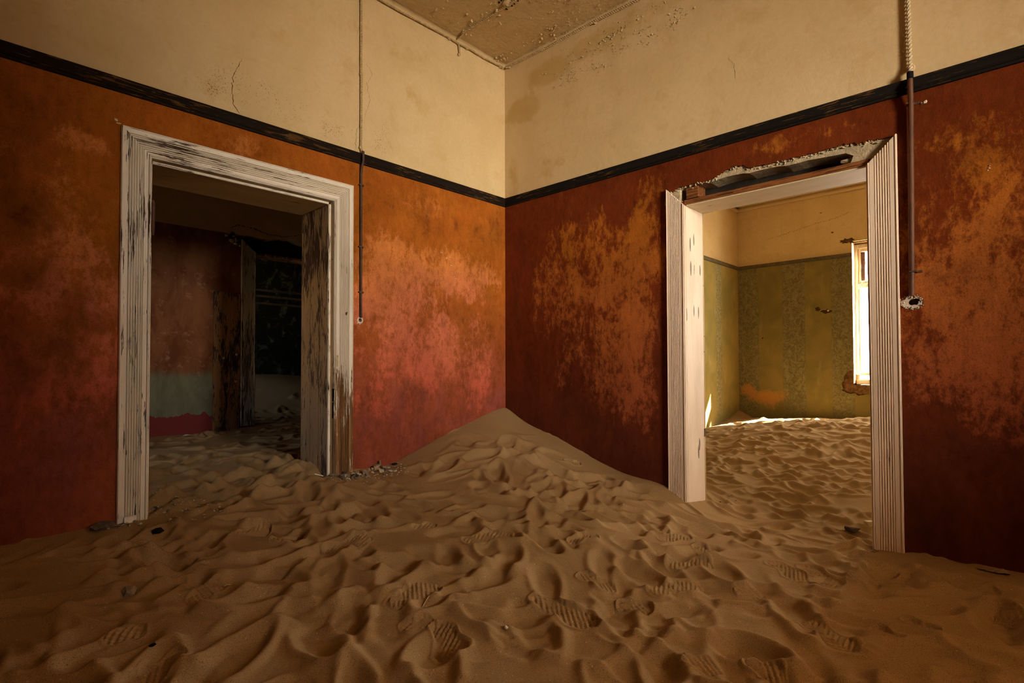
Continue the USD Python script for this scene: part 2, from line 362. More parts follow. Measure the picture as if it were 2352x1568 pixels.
# ------------------------------------------------------------------ sand surface
CTRL = np.array([
 # along the left wall, the right wall
 (-5.5, 0, .70), (-4.2, 0, .71), (-3.2, 0, .727), (-3.02, 0, .73), (-2.78, 0, .74), (-1.46, 0, .825), (-1.16, 0, .834), (-.93, 0, .911), (-.77, 0, .96), (-.41, 0, 1.067), (-.0, 0, 1.165),
 (0, -.2, 1.068), (0, -.59, .945), (0, -.86, .847), (0, -1.165, .755), (0, -1.514, .700), (0, -1.663, .622), (0, -2.83, .561), (0, -3.27, .566), (0, -4.2, .56), (0, -5.5, .56),
 # open floor
 (-.3, -.3, 1.01), (-.6, -.6, .875), (-1, -1, .765), (-1.5, -1.5, .675), (-2, -2, .60), (-2.6, -2.6, .545), (-.5, -1.2, .735), (-1.2, -.5, .80), (-1, -2, .615), (-2, -1, .70), (-.6, -2.6, .565), (-2.6, -.6, .69), (-3, -1.5, .62), (-1.6, -3, .55), (-3.6, -3.6, .52), (-4.5, -1.5, .65), (-5.5, -5.5, .5), (-2, -5.5, .52), (-5.5, -2.5, .62), (-2, -4.2, .52),
 # right doorway and the room behind it
 (.26, -1.663, .594), (.26, -2.69, .545), (.9, -2.2, .60), (1.6, -1.9, .675), (1.0, -1.2, .62), (1.2, -.5, .58), (2.2, -1.6, .775), (2.2, -.7, .70), (2.2, -.2, .66), (2.2, -2.6, .72),
 (3.1, -.17, .70), (3.2, -.5, .775), (3.6, -.33, .765), (3.3, -.76, .81), (3.3, -1.0, .835), (3.35, -1.4, .882), (3.4, -1.85, .945), (3.4, -2.6, .95), (3.4, -3.9, .9),
 (3.75, -.165, .70), (4.0, -.165, .745), (4.33, -.165, .797), (4.7, -.165, .885), (4.05, -.62, .82), (3.75, -.7, .79), (4.7, -.42, .765), (4.2, -1.1, .852), (3.8, -1.15, .84), (4.7, -.75, .775), (4.7, -1.1, .83), (4.7, -1.77, .835), (4.3, -1.8, .86), (4.7, -3.5, .85), (1, -3.9, .55),
 # left doorway and the dark rooms
 (-2.62, .02, .74), (-1.64, .4, .872), (-2.6, .41, .77), (-2.1, .3, .79), (-2.4, 1.2, .80), (-1.7, 1.4, .84), (-1.89, 2.98, .838), (-1.37, 2.98, .852), (-.9, 2.98, .87), (-3.5, 2.98, .82), (-3.5, .41, .76), (.5, 1.5, .9), (-1, .8, .9), (-1, 2, .86),
 (.2, 2.98, .88), (-.5, 3.6, .88), (.2, 4.4, .9), (.6, 5.2, 1.22), (.4, 5.9, 1.40), (1.0, 5.9, 1.36), (-1, 5.9, 1.2), (1.4, 4, .95), (-1, 4, .9)])
DX = 0.008
GX0, GX1, GY0, GY1 = -5.7, 4.85, -5.7, 6.1
gx, gy = np.arange(GX0, GX1, DX), np.arange(GY0, GY1, DX)
def base_height():
    f = RBFInterpolator(CTRL[:, :2], CTRL[:, 2], kernel='thin_plate_spline', smoothing=1e-4)
    cx, cy = np.linspace(GX0, GX1, 140), np.linspace(GY0, GY1, 150)
    A, B = np.meshgrid(cx, cy, indexing='ij')
    h = f(np.stack([A.ravel(), B.ravel()], 1)).reshape(A.shape)
    I, J = np.meshgrid((gx - GX0) / (GX1 - GX0) * 139, (gy - GY0) / (GY1 - GY0) * 149, indexing='ij')
    return map_coordinates(h, [I, J], order=3, mode='nearest')
H0 = base_height()
def fbm2(A, B, s, o=4, seed=0): return meshkit.fbm(np.stack([A * s, B * s, np.full_like(A, 3.7)], -1), o, seed) - .5
def smoothstep(x, a, b): t = np.clip((x - a) / (b - a), 0, 1); return t * t * (3 - 2 * t)
def lowres_noise(s, o, seed):
    A, B = np.meshgrid(gx[::4], gy[::4], indexing='ij'); n = fbm2(A, B, s, o, seed)
    I, J = np.meshgrid(np.arange(len(gx)) / 4., np.arange(len(gy)) / 4., indexing='ij')
    return map_coordinates(n, [I, J], order=1, mode='nearest')
AX, AY = np.meshgrid(gx, gy, indexing='ij')
def wall_dist():
    d = np.full(H0.shape, 9.0)
    main = (AX < 0) & (AY < 0)
    gl = np.where((AX > -2.6) & (AX < -1.64), 9, -AY); gr = np.where((AY > -2.7) & (AY < -1.65), 9, -AX)
    d = np.where(main, np.minimum(gl, gr), d)
    d = np.where(AX > .26, np.minimum(np.abs(AY + .165), 4.7 - AX), d)
    return np.clip(d, 0, 9)
WD = wall_dist().astype(np.float32)
EDGE = smoothstep(WD, .06, .34)                      # trampling fades out against the walls
EDGE *= smoothstep(np.hypot(AX, AY), .28, .6)
HS = H0 + lowres_noise(1.9, 4, 5) * .05 * EDGE
def stamp(h, x, y, th, L, W, depth, rim, keep=.75):
    R = L * .95
    i0, i1 = int((x - R - GX0) / DX), int((x + R - GX0) / DX) + 1; j0, j1 = int((y - R - GY0) / DX), int((y + R - GY0) / DX) + 1
    if i0 < 0 or j0 < 0 or i1 >= len(gx) or j1 >= len(gy): return
    A, B = AX[i0:i1, j0:j1] - x, AY[i0:i1, j0:j1] - y
    c, s = math.cos(th), math.sin(th)
    u, v = A * c + B * s, -A * s + B * c
    wv = W * (1 + .18 * np.clip(u / (L / 2), -1, 1))
    r = np.sqrt((u / (L / 2)) ** 2 + (v / (wv / 2)) ** 2)
    k = 1 - smoothstep(r, .72, 1.12)
    e = EDGE[i0:i1, j0:j1]
    sub = h[i0:i1, j0:j1]
    m = (sub * k).sum() / max(k.sum(), 1e-6)
    plane = HS[i0:i1, j0:j1]; off = m - (plane * k).sum() / max(k.sum(), 1e-6)
    tilt = depth * (.78 + .45 * u / (L / 2))
    target = plane + off - tilt
    sub += e * (keep * k * (target - sub) + rim * depth * np.exp(-((r - 1.28) / .24) ** 2) * (1 + .7 * np.clip(-u / (L / 2), -1, 1)) * (1 - k))
def trample(h):
    r = np.random.default_rng(11)
    def go(n, x0, x1, y0, y1, lo=.022, hi=.062):
        for _ in range(n):
            x, y = r.uniform(x0, x1), r.uniform(y0, y1)
            th = r.choice([.8, .8, -2.3, 1.9, -1.2]) + r.normal(0, .75)
            stamp(h, x, y, th, r.uniform(.20, .33), r.uniform(.085, .135), r.uniform(lo, hi), r.uniform(.25, .6))
    go(430, -3.7, -.05, -3.7, -.05, .010, .040); go(40, -3.5, -.4, -3.5, -.4, .035, .055)
    go(240, -5.6, -.2, -5.6, -3.4); go(120, -5.6, -3.6, -3.6, -.1)
    go(560, .1, 4.4, -3.0, -.3, .012, .032)
    go(90, -2.6, -1.65, -.05, .5, .015, .04); go(170, -3.5, .5, .42, 2.9, .015, .038); go(60, -1.2, 1.0, 3.0, 5.0)
    return h
def slump(h, it=16, tan=.66):
    lim = tan * DX
    for k in range(it):
        for ax in (0, 1):
            d = np.diff(h, axis=ax)
            ex = np.sign(d) * np.maximum(np.abs(d) - lim, 0) * .24
            if ax == 0: h[:-1] += ex; h[1:] -= ex
            else: h[:, :-1] += ex; h[:, 1:] -= ex
    return h
HG = slump(trample(HS.copy()))
HG += lowres_noise(6.0, 3, 9) * .012 * EDGE
HG = gaussian_filter(HG, 1.05)
# fresh prints with a lugged sole (heel x, y, toe x, y)
SOLES = []
def sole_relief(X, Y, H):
    for k, (x0, y0, x1, y1, depth) in enumerate(SOLES):
        cx, cy = (x0 + x1) / 2, (y0 + y1) / 2; L = max(math.hypot(x1 - x0, y1 - y0), .12); th = math.atan2(y1 - y0, x1 - x0)
        sel = np.where((np.abs(X - cx) < L) & (np.abs(Y - cy) < L))
        if not len(sel[0]): continue
        i0, i1, j0, j1 = sel[0].min(), sel[0].max() + 1, sel[1].min(), sel[1].max() + 1
        A, B = X[i0:i1, j0:j1] - cx, Y[i0:i1, j0:j1] - cy
        u, v = A * math.cos(th) + B * math.sin(th), -A * math.sin(th) + B * math.cos(th)
        t = np.clip(u / L + .5, 0, 1)
        w = np.interp(t, [0, .15, .42, .7, .9, 1], [.040, .043, .036, .056, .048, .026]) * min(1.1, L / .26 * .9 + .3)
        e = 1 - np.sqrt((np.abs(v) / w) ** 2.4 + (np.abs(u) / (L * .52)) ** 6)
        nz = meshkit.noise(np.stack([A * 26 + k, B * 26, np.zeros_like(A) + k], -1))
        k_ = smoothstep(e, -.05, .22)
        if k_.sum() < 1: continue
        h = H[i0:i1, j0:j1]; m = (h * k_).sum() / k_.sum()
        a = np.polyfit  # local plane under the sole
        ww = k_.ravel(); Q = np.stack([np.ones_like(u).ravel(), u.ravel(), v.ravel()], 1)
        co = np.linalg.lstsq(Q * ww[:, None], h.ravel() * ww, rcond=None)[0]
        pl = co[0] + co[1] * u + co[2] * v
        pu, pv = .026, .024
        lug = np.cos(2 * np.pi * (u / pu + nz * .35)) * np.cos(2 * np.pi * v / pv)
        if k == 16: lug = np.cos(2 * np.pi * (u + np.abs(v) * .8) / .024)
        h += k_ * .85 * (pl - depth - h) + k_ * .0034 * np.clip(lug * 1.6, -1, 1) * smoothstep(nz, .18, .55) + depth * .45 * np.exp(-((e + .28) / .16) ** 2) * (1 - k_)
    return H
def sample(X, Y, order=3):
    return map_coordinates(HG, [(X - GX0) / DX, (Y - GY0) / DX], order=order, mode='nearest')
def hz(x, y): return float(sample(np.array([x]), np.array([y]), 1)[0])

# ------------------------------------------------------------------ rooms
def mesh_with_wear(path_parent, name, mesh, mat, wear, label=None, top=None, size=.07):
    mesh = subdivide(mesh, size)
    if path_parent is None:
        p = numbered('/World/' + name)
    else: p = numbered(f'{path_parent}/{name}')
    m = usdkit.mesh(stage, p, mesh, mat, False)
    v = np.asarray(mesh.vertices)
    c = np.clip(wear(v), 0, 1).astype(np.float32)
    UsdGeom.PrimvarsAPI(m).CreatePrimvar('wear', Sdf.ValueTypeNames.Color3fArray, 'vertex').Set(Vt.Vec3fArray.FromNumpy(c))
    if label: tag(m.GetPrim(), label)
    return p
def blobs(v, axis, lst):
    """lst: (u, z, radius u, radius z, channel, amount) worn or stained patches of a wall"""
    out = np.zeros((len(v), 3)); u = v[:, axis]; z = v[:, 2]
    for (a, b, ra, rb, ch, am) in lst:
        d = ((u - a) / ra) ** 2 + ((z - b) / rb) ** 2
        out[:, ch] = np.maximum(out[:, ch], am * np.exp(-d ** 2 * .7)) if am > 0 else out[:, ch] + am * np.exp(-d ** 2 * .7)
    return np.clip(out, 0, 1)
def struct(name, label, cat_):
    return thing(name, label, cat_, kind='structure')
def ragged(poly, amp, step, seed):
    r = np.random.default_rng(seed); n = max(8, int(poly.length / step))
    pts = [np.array(poly.exterior.interpolate(i / n, normalized=True).coords[0]) + r.normal(0, amp, 2) for i in range(n)]
    return Polygon(pts).buffer(0)
def ellipse(cx, cy, rx, ry, n=22, seed=None, amp=0.):
    r = np.random.default_rng(seed or 1); t = np.arange(n) / n * 2 * np.pi; k = 1 + (r.uniform(-amp, amp, n) if amp else 0)
    return Polygon(np.stack([cx + rx * k * np.cos(t), cy + ry * k * np.sin(t)], 1)).buffer(0)
def crumbs(pts, seed, size=(.006, .018), n=3, normal=(0, -1, 0), depth=.012, spread=.012):
    """broken lumps of plaster scattered along a line of points"""
    r = np.random.default_rng(seed); out = []
    nrm = np.array(normal, float)
    for p in pts:
        for _ in range(n):
            s = r.uniform(*size)
            k = rock(int(r.integers(1e9)), (s, s * r.uniform(.6, 1), s * r.uniform(.5, .9)))
            t = r.normal(0, spread, 3); t -= nrm * (t @ nrm)
            k.apply_translation(np.asarray(p) + t + nrm * r.uniform(-depth, depth * .3)); out.append(k)
    return cat(*out)

F = struct('floor', 'concrete floor slab buried under the sand of the rooms', 'floor')
part(F, 'slab', bx(-5.9, 5.4, -5.9, 6.4, -.2, 0), M_bare)

# --- left wall (runs away to the right in the picture), with the opening of the left doorway
def wear_left(v):
    return blobs(v, 0, [(-1.15, 2.05, .42, .42, 0, 1.), (-.55, 2.25, .45, .22, 0, .95), (-.85, 1.62, .55, .32, 0, .9), (-.35, 1.55, .25, .4, 0, .72), (-1.2, 1.35, .3, .25, 0, .62),
                        (-3.05, 2.28, .22, .22, 0, .62), (-3.0, 1.95, .3, .3, 0, .78), (-3.0, 1.5, .3, .3, 0, .7), (-3.25, 2.5, .12, .08, 0, .6), (-2.95, 2.6, .12, .07, 0, .7), (-.9, 2.72, .3, .12, 0, .55), (-2.2, 2.8, .12, .08, 0, .6),
                        (-2.9, 1.75, .2, .16, 1, .7), (-3.2, 2.2, .2, .16, 1, .75), (-3.15, 1.6, .3, .25, 1, .6), (-.55, 1.95, .2, .22, 1, .62), (-.15, 1.9, .16, .8, 1, .35), (-1.0, 1.15, .6, .2, 1, .35), (-.75, 2.62, .3, .15, 1, .75), (-1.2, 2.58, .2, .2, 1, .7), (-.2, 2.66, .22, .2, 1, .75), (-2.1, 2.82, .5, .08, 1, .5), (-3.1, 1.95, .4, .12, 1, .55), (-3.3, 2.8, .3, .14, 1, .6),
                        (-2.1, 3.12, .5, .16, 1, .8), (-1.25, 3.12, .12, .2, 1, .85), (-1.6, 3.05, .2, .12, 1, .8), (-2.5, 3.3, .7, .3, 1, .45),
                        (-1.05, 3.75, .2, .14, 0, .5), (-1.6, 3.85, .3, .15, 0, .45), (-.95, 3.55, .12, .12, 0, .45)])
W = struct('wall_left', 'terracotta and cream plaster wall with the left doorway', 'wall')
wl = sbox(-5.95, 0, 1.5, 4.25).difference(sbox(-2.668, -.1, -1.600, 2.615)).difference(ellipse(-1.415, 1.831, .0115, .013))
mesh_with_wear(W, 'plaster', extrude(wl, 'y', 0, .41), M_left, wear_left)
part(W, 'core_plug', bx(-1.45, -1.38, .05, .1, 1.8, 1.86), M_bare)
rim = [lathe([(.0115, -.004), (.0135, .005), (.021, .004), (.027, -.004)], (-1.415, 0, 1.831), (0, -1, 0), 18)]
part(W, 'plaster_rim', cat(*rim, crumbs([(-1.415 + .023 * math.cos(a), -.001, 1.829 + .025 * math.sin(a)) for a in np.linspace(0, 6.2, 9)], 3, (.003, .007), 1, (0, -1, 0), .003, .002)), M_socket, 'white broken plaster rim of a small cable hole')
part(W, 'hole_filling', bx(-1.427, -1.403, .006, .012, 1.817, 1.832), M_brick)

# --- right wall with the right doorway; a thin painted coat over a bare core, broken away above the door
EDGE_C = [(-1.50, 2.60), (-1.522, 2.714), (-1.562, 2.690), (-1.629, 2.706), (-1.685, 2.706), (-1.756, 2.705), (-1.818, 2.703), (-1.874, 2.717), (-1.921, 2.740), (-1.975, 2.754), (-2.039, 2.749), (-2.065, 2.722), (-2.137, 2.718), (-2.201, 2.716), (-2.269, 2.717), (-2.349, 2.716), (-2.426, 2.714), (-2.519, 2.718), (-2.596, 2.720), (-2.688, 2.708), (-2.749, 2.703), (-2.792, 2.704), (-2.824, 2.70), (-2.824, 2.60)]
DARK_C = [(-1.613, 2.600), (-1.619, 2.696), (-1.662, 2.702), (-1.747, 2.698), (-1.825, 2.694), (-1.928, 2.704), (-2.039, 2.700), (-2.072, 2.693), (-2.180, 2.692), (-2.290, 2.686), (-2.400, 2.684), (-2.483, 2.678), (-2.590, 2.672), (-2.626, 2.652), (-2.608, 2.600)]
def densify(c, step, amp, seed):
    r = np.random.default_rng(seed); out = []
    for a, b in zip(c[:-1], c[1:]):
        n = max(1, int(math.dist(a, b) / step))
        for i in range(n):
            t = i / n; out.append((a[0] + (b[0] - a[0]) * t + r.normal(0, amp), a[1] + (b[1] - a[1]) * t + r.normal(0, amp)))
    return out + [c[-1]]
P_edge = Polygon(densify(EDGE_C, .012, .0028, 1)).buffer(0); P_dark = Polygon(densify(DARK_C, .05, .0022, 2)).buffer(0)
open_r = sbox(-2.705, -.1, -1.650, 2.615)
hole_a = ellipse(-2.876, 1.829, .046, .033, 26, 5, .12); hole_b = ellipse(-2.886, 1.833, .026, .017, 16, 6, .12)
def wear_right(v):
    return blobs(v, 1, [(-.95, 2.2, .5, .42, 0, .9), (-1.35, 2.3, .17, .4, 0, 1.), (-.6, 2.1, .32, .42, 0, .7), (-1.15, 1.45, .38, .3, 0, .8), (-1.2, 1.75, .32, .35, 0, .95), (-1.3, 1.3, .18, .25, 0, .85), (-.55, 2.5, .18, .16, 0, .55), (-1.4, 2.75, .14, .12, 0, .75), (-.8, 1.55, .3, .25, 0, .62), (-.4, 2.0, .16, .2, 0, .4),
                        (-3.3, 2.2, .5, .45, 0, .80), (-3.2, 1.7, .5, .45, 0, .95), (-3.1, 2.62, .3, .12, 0, .62), (-3.3, 1.6, .4, .5, 0, .8), (-2.98, 2.0, .1, .4, 0, .6), (-2.3, 2.82, .3, .06, 0, .55), (-3.1, 2.38, .16, .05, 0, .9),
                        (-.15, 1.8, .2, 1.2, 1, .55), (-.5, 1.15, .6, .3, 1, .55), (-1.0, 1.0, .5, .22, 1, .6), (-1.05, 2.0, .12, .1, 1, .6), (-3.1, .85, .5, .32, 1, .85), (-3.25, 2.5, .4, .07, 1, .85), (-3.2, 1.9, .2, .2, 1, .45), (-2.96, 1.95, .05, .25, 1, .5), (-1.5, 1.8, .07, 1.0, 1, .7),
                        (-.22, 3.68, .22, .12, 0, .85), (-.5, 3.9, .3, .12, 0, .7), (-1.0, 3.95, .5, .12, 0, .6), (-.5, 3.2, .35, .2, 0, .45), (-.1, 3.1, .08, .35, 0, .5), (-1.4, 4.0, .6, .1, 0, .5),
                        (-.7, 2.42, .05, .012, 2, .0)])
Wr = struct('wall_right', 'dark red, orange and cream plaster wall with the right doorway', 'wall')
core = sbox(-5.95, 0, 0, 4.25).difference(open_r).difference(P_dark).difference(hole_b)
coat = sbox(-5.95, 0, 0, 4.25).difference(open_r).difference(P_edge).difference(hole_a)
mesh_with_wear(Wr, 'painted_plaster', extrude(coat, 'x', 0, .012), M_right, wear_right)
part(Wr, 'bare_core', subdivide(extrude(core, 'x', .012, .26), .3), M_bare, 'bare grey plaster and masonry under the paint')
line = [(.008, a, b - .006) for a, b in densify(EDGE_C[2:-3], .013, .002, 3)]
part(Wr, 'broken_edge', crumbs(line, 4, (.004, .012), 2, (-1, 0, 0), .008, .006), M_bare, 'crumbling edge of plaster above the doorway')
part(Wr, 'lintel_back', bx(.15, .26, -2.70, -1.60, 2.60, 2.80), M_darkvoid)
part(Wr, 'timber_block', bevel_box(.022, .13, -1.742, -1.656, 2.622, 2.700), M_wood_y, 'brown timber block in the hollow over the doorway')
part(Wr, 'broken_lump', cat(*[k for k in (rock(5, (.03, .05, .03)), rock(6, (.02, .04, .028))) for _ in [k.apply_translation((.05, -2.60 if k.extents[1] > .08 else -2.64, 2.632))]]), M_bare)
part(Wr, 'plaster_ring', extrude(ragged(hole_a, .0012, .006, 4).difference(hole_b), 'x', .0045, .0125), M_socket)
part(Wr, 'socket_recess', bx(.05, .09, -2.93, -2.83, 1.79, 1.87), M_brick)
ring = [(-.002, -2.876 + .041 * math.cos(a), 1.829 + .029 * math.sin(a)) for a in np.linspace(0, 6.2, 22)]
part(Wr, 'broken_socket_rim', crumbs(ring, 8, (.003, .0075), 3, (-1, 0, 0), .004, .005), M_socket, 'white broken plaster round the hole of a missing switch')

# --- rear walls (behind the camera), with the window that lights the room
Wa = struct('wall_rear_left', 'plaster wall behind the camera, to the left', 'wall')
nowear = lambda v: np.zeros((len(v), 3))
mesh_with_wear(Wa, 'plaster', extrude(sbox(-5.95, 0, 0, 4.25), 'x', -5.95, -5.6), M_left, nowear, size=.4)
Wb = struct('wall_rear_right', 'plaster wall behind the camera with a window', 'wall')
mesh_with_wear(Wb, 'plaster', extrude(sbox(-5.6, 0, 0, 4.25).difference(sbox(-2.55, 1.92, -1.38, 3.25)), 'y', -5.95, -5.6), M_left, nowear, size=.4)
w2 = struct('window_2', 'empty window frame in the wall behind the camera', 'window')
for a, b, c, d in ((-2.55, -2.52, 1.92, 3.25), (-1.41, -1.38, 1.92, 3.25), (-2.52, -1.41, 3.22, 3.25), (-2.52, -1.41, 1.92, 1.95)):
    part(w2, 'frame_bar', bevel_box(a, b, -5.84, -5.78, c, d), M_winframe)

vr = struct('veranda_roof', 'added unseen slab keeping sun off the window behind the camera', 'roof')
part(vr, 'slab', bx(-7, 3, -8.7, -5.95, 3.42, 3.5), M_cream)  # out-of-view slab, added so no sun enters the main room
# --- ceiling of the main room
C = struct('ceiling', 'flaking cream plaster ceiling', 'ceiling')
part(C, 'slab', bx(-5.95, .26, -5.95, .41, CEIL, CEIL + .15), M_ceiling)
def cove(r, axis, length, n=6):
    t = np.linspace(0, np.pi / 2, n); prof = [(r - r * math.sin(a) * 1., CEIL - (r - r * math.cos(a))) for a in t]   # (distance from wall, z)
    prof = [(r * (1 - math.sin(a)), CEIL - r * (1 - math.cos(a))) for a in t]
    v, f = [], []
    seg = np.linspace(-length, 0, 40)
    rr = np.random.default_rng(3)
    for s_ in seg:
        for d, z in prof:
            j = rr.normal(0, .0012)
            q = (s_, -d - j, z + j) if axis == 'y' else (-d - j, s_, z + j)
            v.append(q)
    k = len(prof)
    for i in range(len(seg) - 1):
        for j in range(k - 1):
            a = i * k + j; f += [[a, a + k, a + 1], [a + 1, a + k, a + k + 1]]
    return trimesh.Trimesh(np.array(v), np.array(f), process=False)
part(C, 'cove', cove(.038, 'y', 5.6), M_cream, smooth=True)
part(C, 'cove', cove(.026, 'x', 5.6), M_cream, smooth=True)
def flakes(centres, seed, plane):
    r = np.random.default_rng(seed); V, Fc = [], []
    for (a, b, sa, sb, n) in centres:
        for _ in range(n):
            p, q = r.normal(a, sa), r.normal(b, sb); s = r.uniform(.0035, .012) if plane == 'c' else r.uniform(.0025, .009); k = 5
            th = np.sort(r.uniform(0, 2 * np.pi, k)); tilt = r.uniform(.1, .55) * (1.5 if plane == 'c' else 1); az = r.uniform(0, 6.28)
            pts = np.stack([np.cos(th) * s, np.sin(th) * s * r.uniform(.5, 1), np.zeros(k)], 1)
            pts[:, 2] = .0015 + tilt * (pts[:, 0] * math.cos(az) + pts[:, 1] * math.sin(az) + s)
            base = len(V)
            for x in pts:
                V.append((p + x[0], q + x[1], CEIL - x[2]) if plane == 'c' else (-x[2], p + x[0], q + x[1]))
            Fc += [[base, base + i, base + i + 1] for i in range(1, k - 1)]
    return trimesh.Trimesh(np.array(V), np.array(Fc), process=False)
rr = np.random.default_rng(21)
cl = [(-rr.uniform(.05, 2.2), -rr.uniform(.08, 2.2), rr.uniform(.02, .12), rr.uniform(.02, .12), int(rr.integers(14, 50))) for _ in range(110)]
cl += [(-.13, -.10, .03, .03, 40), (-1.0, -1.1, .5, .4, 160), (-.75, -.95, .25, .2, 110)]
part(C, 'flaking_paint', flakes(cl, 5, 'c'), M_flake, 'curled flakes of distemper hanging from the ceiling', kind='stuff')
cw = [(-rr.uniform(.45, 1.7), rr.uniform(3.72, 4.02), rr.uniform(.01, .06), rr.uniform(.006, .03), int(rr.integers(4, 22))) for _ in range(46)] + [(-1.0, 3.93, .16, .03, 60), (-.75, 3.78, .06, .03, 40), (-1.3, 4.0, .15, .03, 50)]
part(Wr, 'flaking_paint', flakes(cw, 6, 'w'), M_flake, 'curled flakes of cream paint high on the wall', kind='stuff')
def crack(pts, axis, w, seed):
    """thin open crack: a dark sunk ribbon along a wandering line on a wall"""
    r = np.random.default_rng(seed); P_ = densify([tuple(p) for p in pts], .012, .0035, seed); v, f = [], []
    for i, (u, z) in enumerate(P_):
        ww = w * r.uniform(.4, 1.3) * min(1, i / 4 + .2, (len(P_) - i) / 4 + .1)
        for s_ in (-1, 1):
            v.append((u + s_ * ww, -.0006, z + .3 * s_ * ww) if axis == 'y' else (-.0006, u + s_ * ww, z + .3 * s_ * ww))
        if i: f += [[2 * i - 2, 2 * i - 1, 2 * i], [2 * i - 1, 2 * i + 1, 2 * i]]
    return trimesh.Trimesh(np.array(v), np.array(f), process=False)
part(W, 'crack', crack([(-2.194, 3.316), (-2.244, 3.201), (-2.253, 3.122), (-2.24, 3.025), (-2.205, 2.967)], 'y', .0022, 2), M_brick)
part(W, 'crack', crack([(-1.385, 3.62), (-1.322, 3.557), (-1.367, 3.479), (-1.343, 3.366), (-1.383, 3.23)], 'y', .0010, 3), M_brick)
part(W, 'crack', crack([(-1.40, 3.21), (-1.45, 3.1), (-1.455, 2.98)], 'y', .0011, 4), M_brick)
part(Wr, 'plaster_chip', crumbs([(.001, -3.185, 2.44), (.001, -3.18, 2.425), (.001, -3.19, 2.45)], 91, (.005, .010), 1, (-1, 0, 0), .003, .003), M_socket, 'white fleck of bare plaster')
part(W, 'plaster_chip', crumbs([(-2.79, .0, 2.742), (-2.80, .0, 2.748)], 92, (.006, .011), 2, (0, -1, 0), .003, .004), M_socket, 'white fleck of bare plaster at the casing corner')
part(W, 'plaster_chip', crumbs([(-.66, .0, 2.37), (-.62, 0, 2.36), (-.60, 0, 2.31), (-.70, 0, 2.39), (-.57, 0, 2.22)], 93, (.004, .009), 2, (0, -1, 0), .003, .010), M_socket, 'pale flecks of bare plaster on the orange wash')
part(Wr, 'crack', crack([(-1.95, 3.45), (-1.99, 3.40), (-2.0, 3.3)], 'x', .0010, 5), M_brick)
part(C, 'crack', trimesh.Trimesh(*(lambda t: (t.vertices[:, [1, 0, 2]] * [1, 1, 0] + [-.05, 0, CEIL - .001] + t.vertices[:, [2]] * [1, 0, 0], t.faces))(crack([(-.12, 0.01), (-.4, .0), (-.7, .02), (-1.1, .0), (-1.6, .01), (-2.1, .0)], 'x', .0025, 8)), process=False), M_brick)

# --- picture rails
RAILP = [(0, RAIL_Z1), (.024, RAIL_Z1), (.029, RAIL_Z1 - .004), (.028, RAIL_Z1 - .010), (.020, RAIL_Z1 - .020), (.014, RAIL_Z1 - .032), (.012, RAIL_Z1 - .041), (.017, RAIL_Z1 - .044), (.019, RAIL_Z1 - .048), (.016, RAIL_Z1 - .052), (.011, RAIL_Z1 - .054), (.014, RAIL_Z1 - .058), (.015, RAIL_Z1 - .064), (.012, RAIL_Z0), (0, RAIL_Z0)]
def rail(axis, a, b, mitre_end=True, prof=RAILP, off=0.):
    pr = np.array(prof); v = []
    for k, s_ in enumerate((a, b)):
        for d, z in pr:
            t = s_ - d if (k == 1 and mitre_end) else s_
            v.append((t, -d + off, z) if axis == 'x' else (-d + off, t, z))
    n = len(pr); f = []
    for i in range(n):
        j = (i + 1) % n; f += [[i, j, n + i], [j, n + j, n + i]]
    m = trimesh.Trimesh(np.array(v), np.array(f), process=False)
    cp = trimesh.creation.extrude_polygon(Polygon(pr), 1, engine='earcut')
    return m
t1 = struct('trim_1', 'blackened picture rail along the left wall', 'picture rail')
part(t1, 'moulding', rail('x', -5.6, 0), M_rail_x)
t2 = struct('trim_2', 'blackened picture rail along the right wall', 'picture rail')
part(t2, 'moulding', rail('y', -5.6, 0), M_rail_y)

# --- door casings
def casing_profile(w, th=.026, gr=0.):
    """across the casing from its outer edge: bead, fillet, six reeds, fillet, inner beads"""
    k = w / .132
    p = [(0, 0), (0, .75), (.003, .95), (.006, .95), (.0075, .85), (.0085, .82), (.0305, .82)]
    for i in range(6):
        u = .0310 + i * .0110
        p += [(u, .50 + gr), (u + .0012, .48 + gr), (u + .0028, .70), (u + .0048, .84), (u + .0066, .86), (u + .0086, .78), (u + .0100, .56 + gr)]
    p += [(.0972, .50 + gr), (.0978, .82), (.1165, .82), (.1172, .62), (.1182, .62), (.1195, .95), (.1225, 1.0), (.1250, .95), (.1256, .72), (.1275, .82), (.1300, .80), (.132, .66), (.132, 0)]
    return [(u * k, v * th) for u, v in p]
def casing(axis, face, out, o, inner, z0, zo, zi, th=.026, gr=0.):
    """upright casing: o, inner = the positions of its outer and inner edge along the wall; zo, zi = its mitred top"""
    w = abs(inner - o); s_ = np.sign(inner - o); pr = casing_profile(w, th, gr); v = []
    for k in (0, 1):
        for u, d in pr:
            z = z0 if k == 0 else zo + (zi - zo) * u / w
            a = o + s_ * u; b = face + out * d
            v.append((a, b, z) if axis == 'y' else (b, a, z))
    n = len(pr); f = []
    for i in range(n):
        j = (i + 1) % n; f += [[i, n + i, j], [j, n + i, n + j]]
    tri = trimesh.creation.triangulate_polygon(Polygon(pr), engine='earcut')
    pv, pf = tri; idx = [int(np.argmin(((np.array(pr) - q) ** 2).sum(1))) for q in pv]
    for t in pf: f += [[n + idx[t[0]], n + idx[t[1]], n + idx[t[2]]], [idx[t[0]], idx[t[2]], idx[t[1]]]]
    m = trimesh.Trimesh(np.array(v), np.array(f), process=False)
    m.fix_normals(); return m
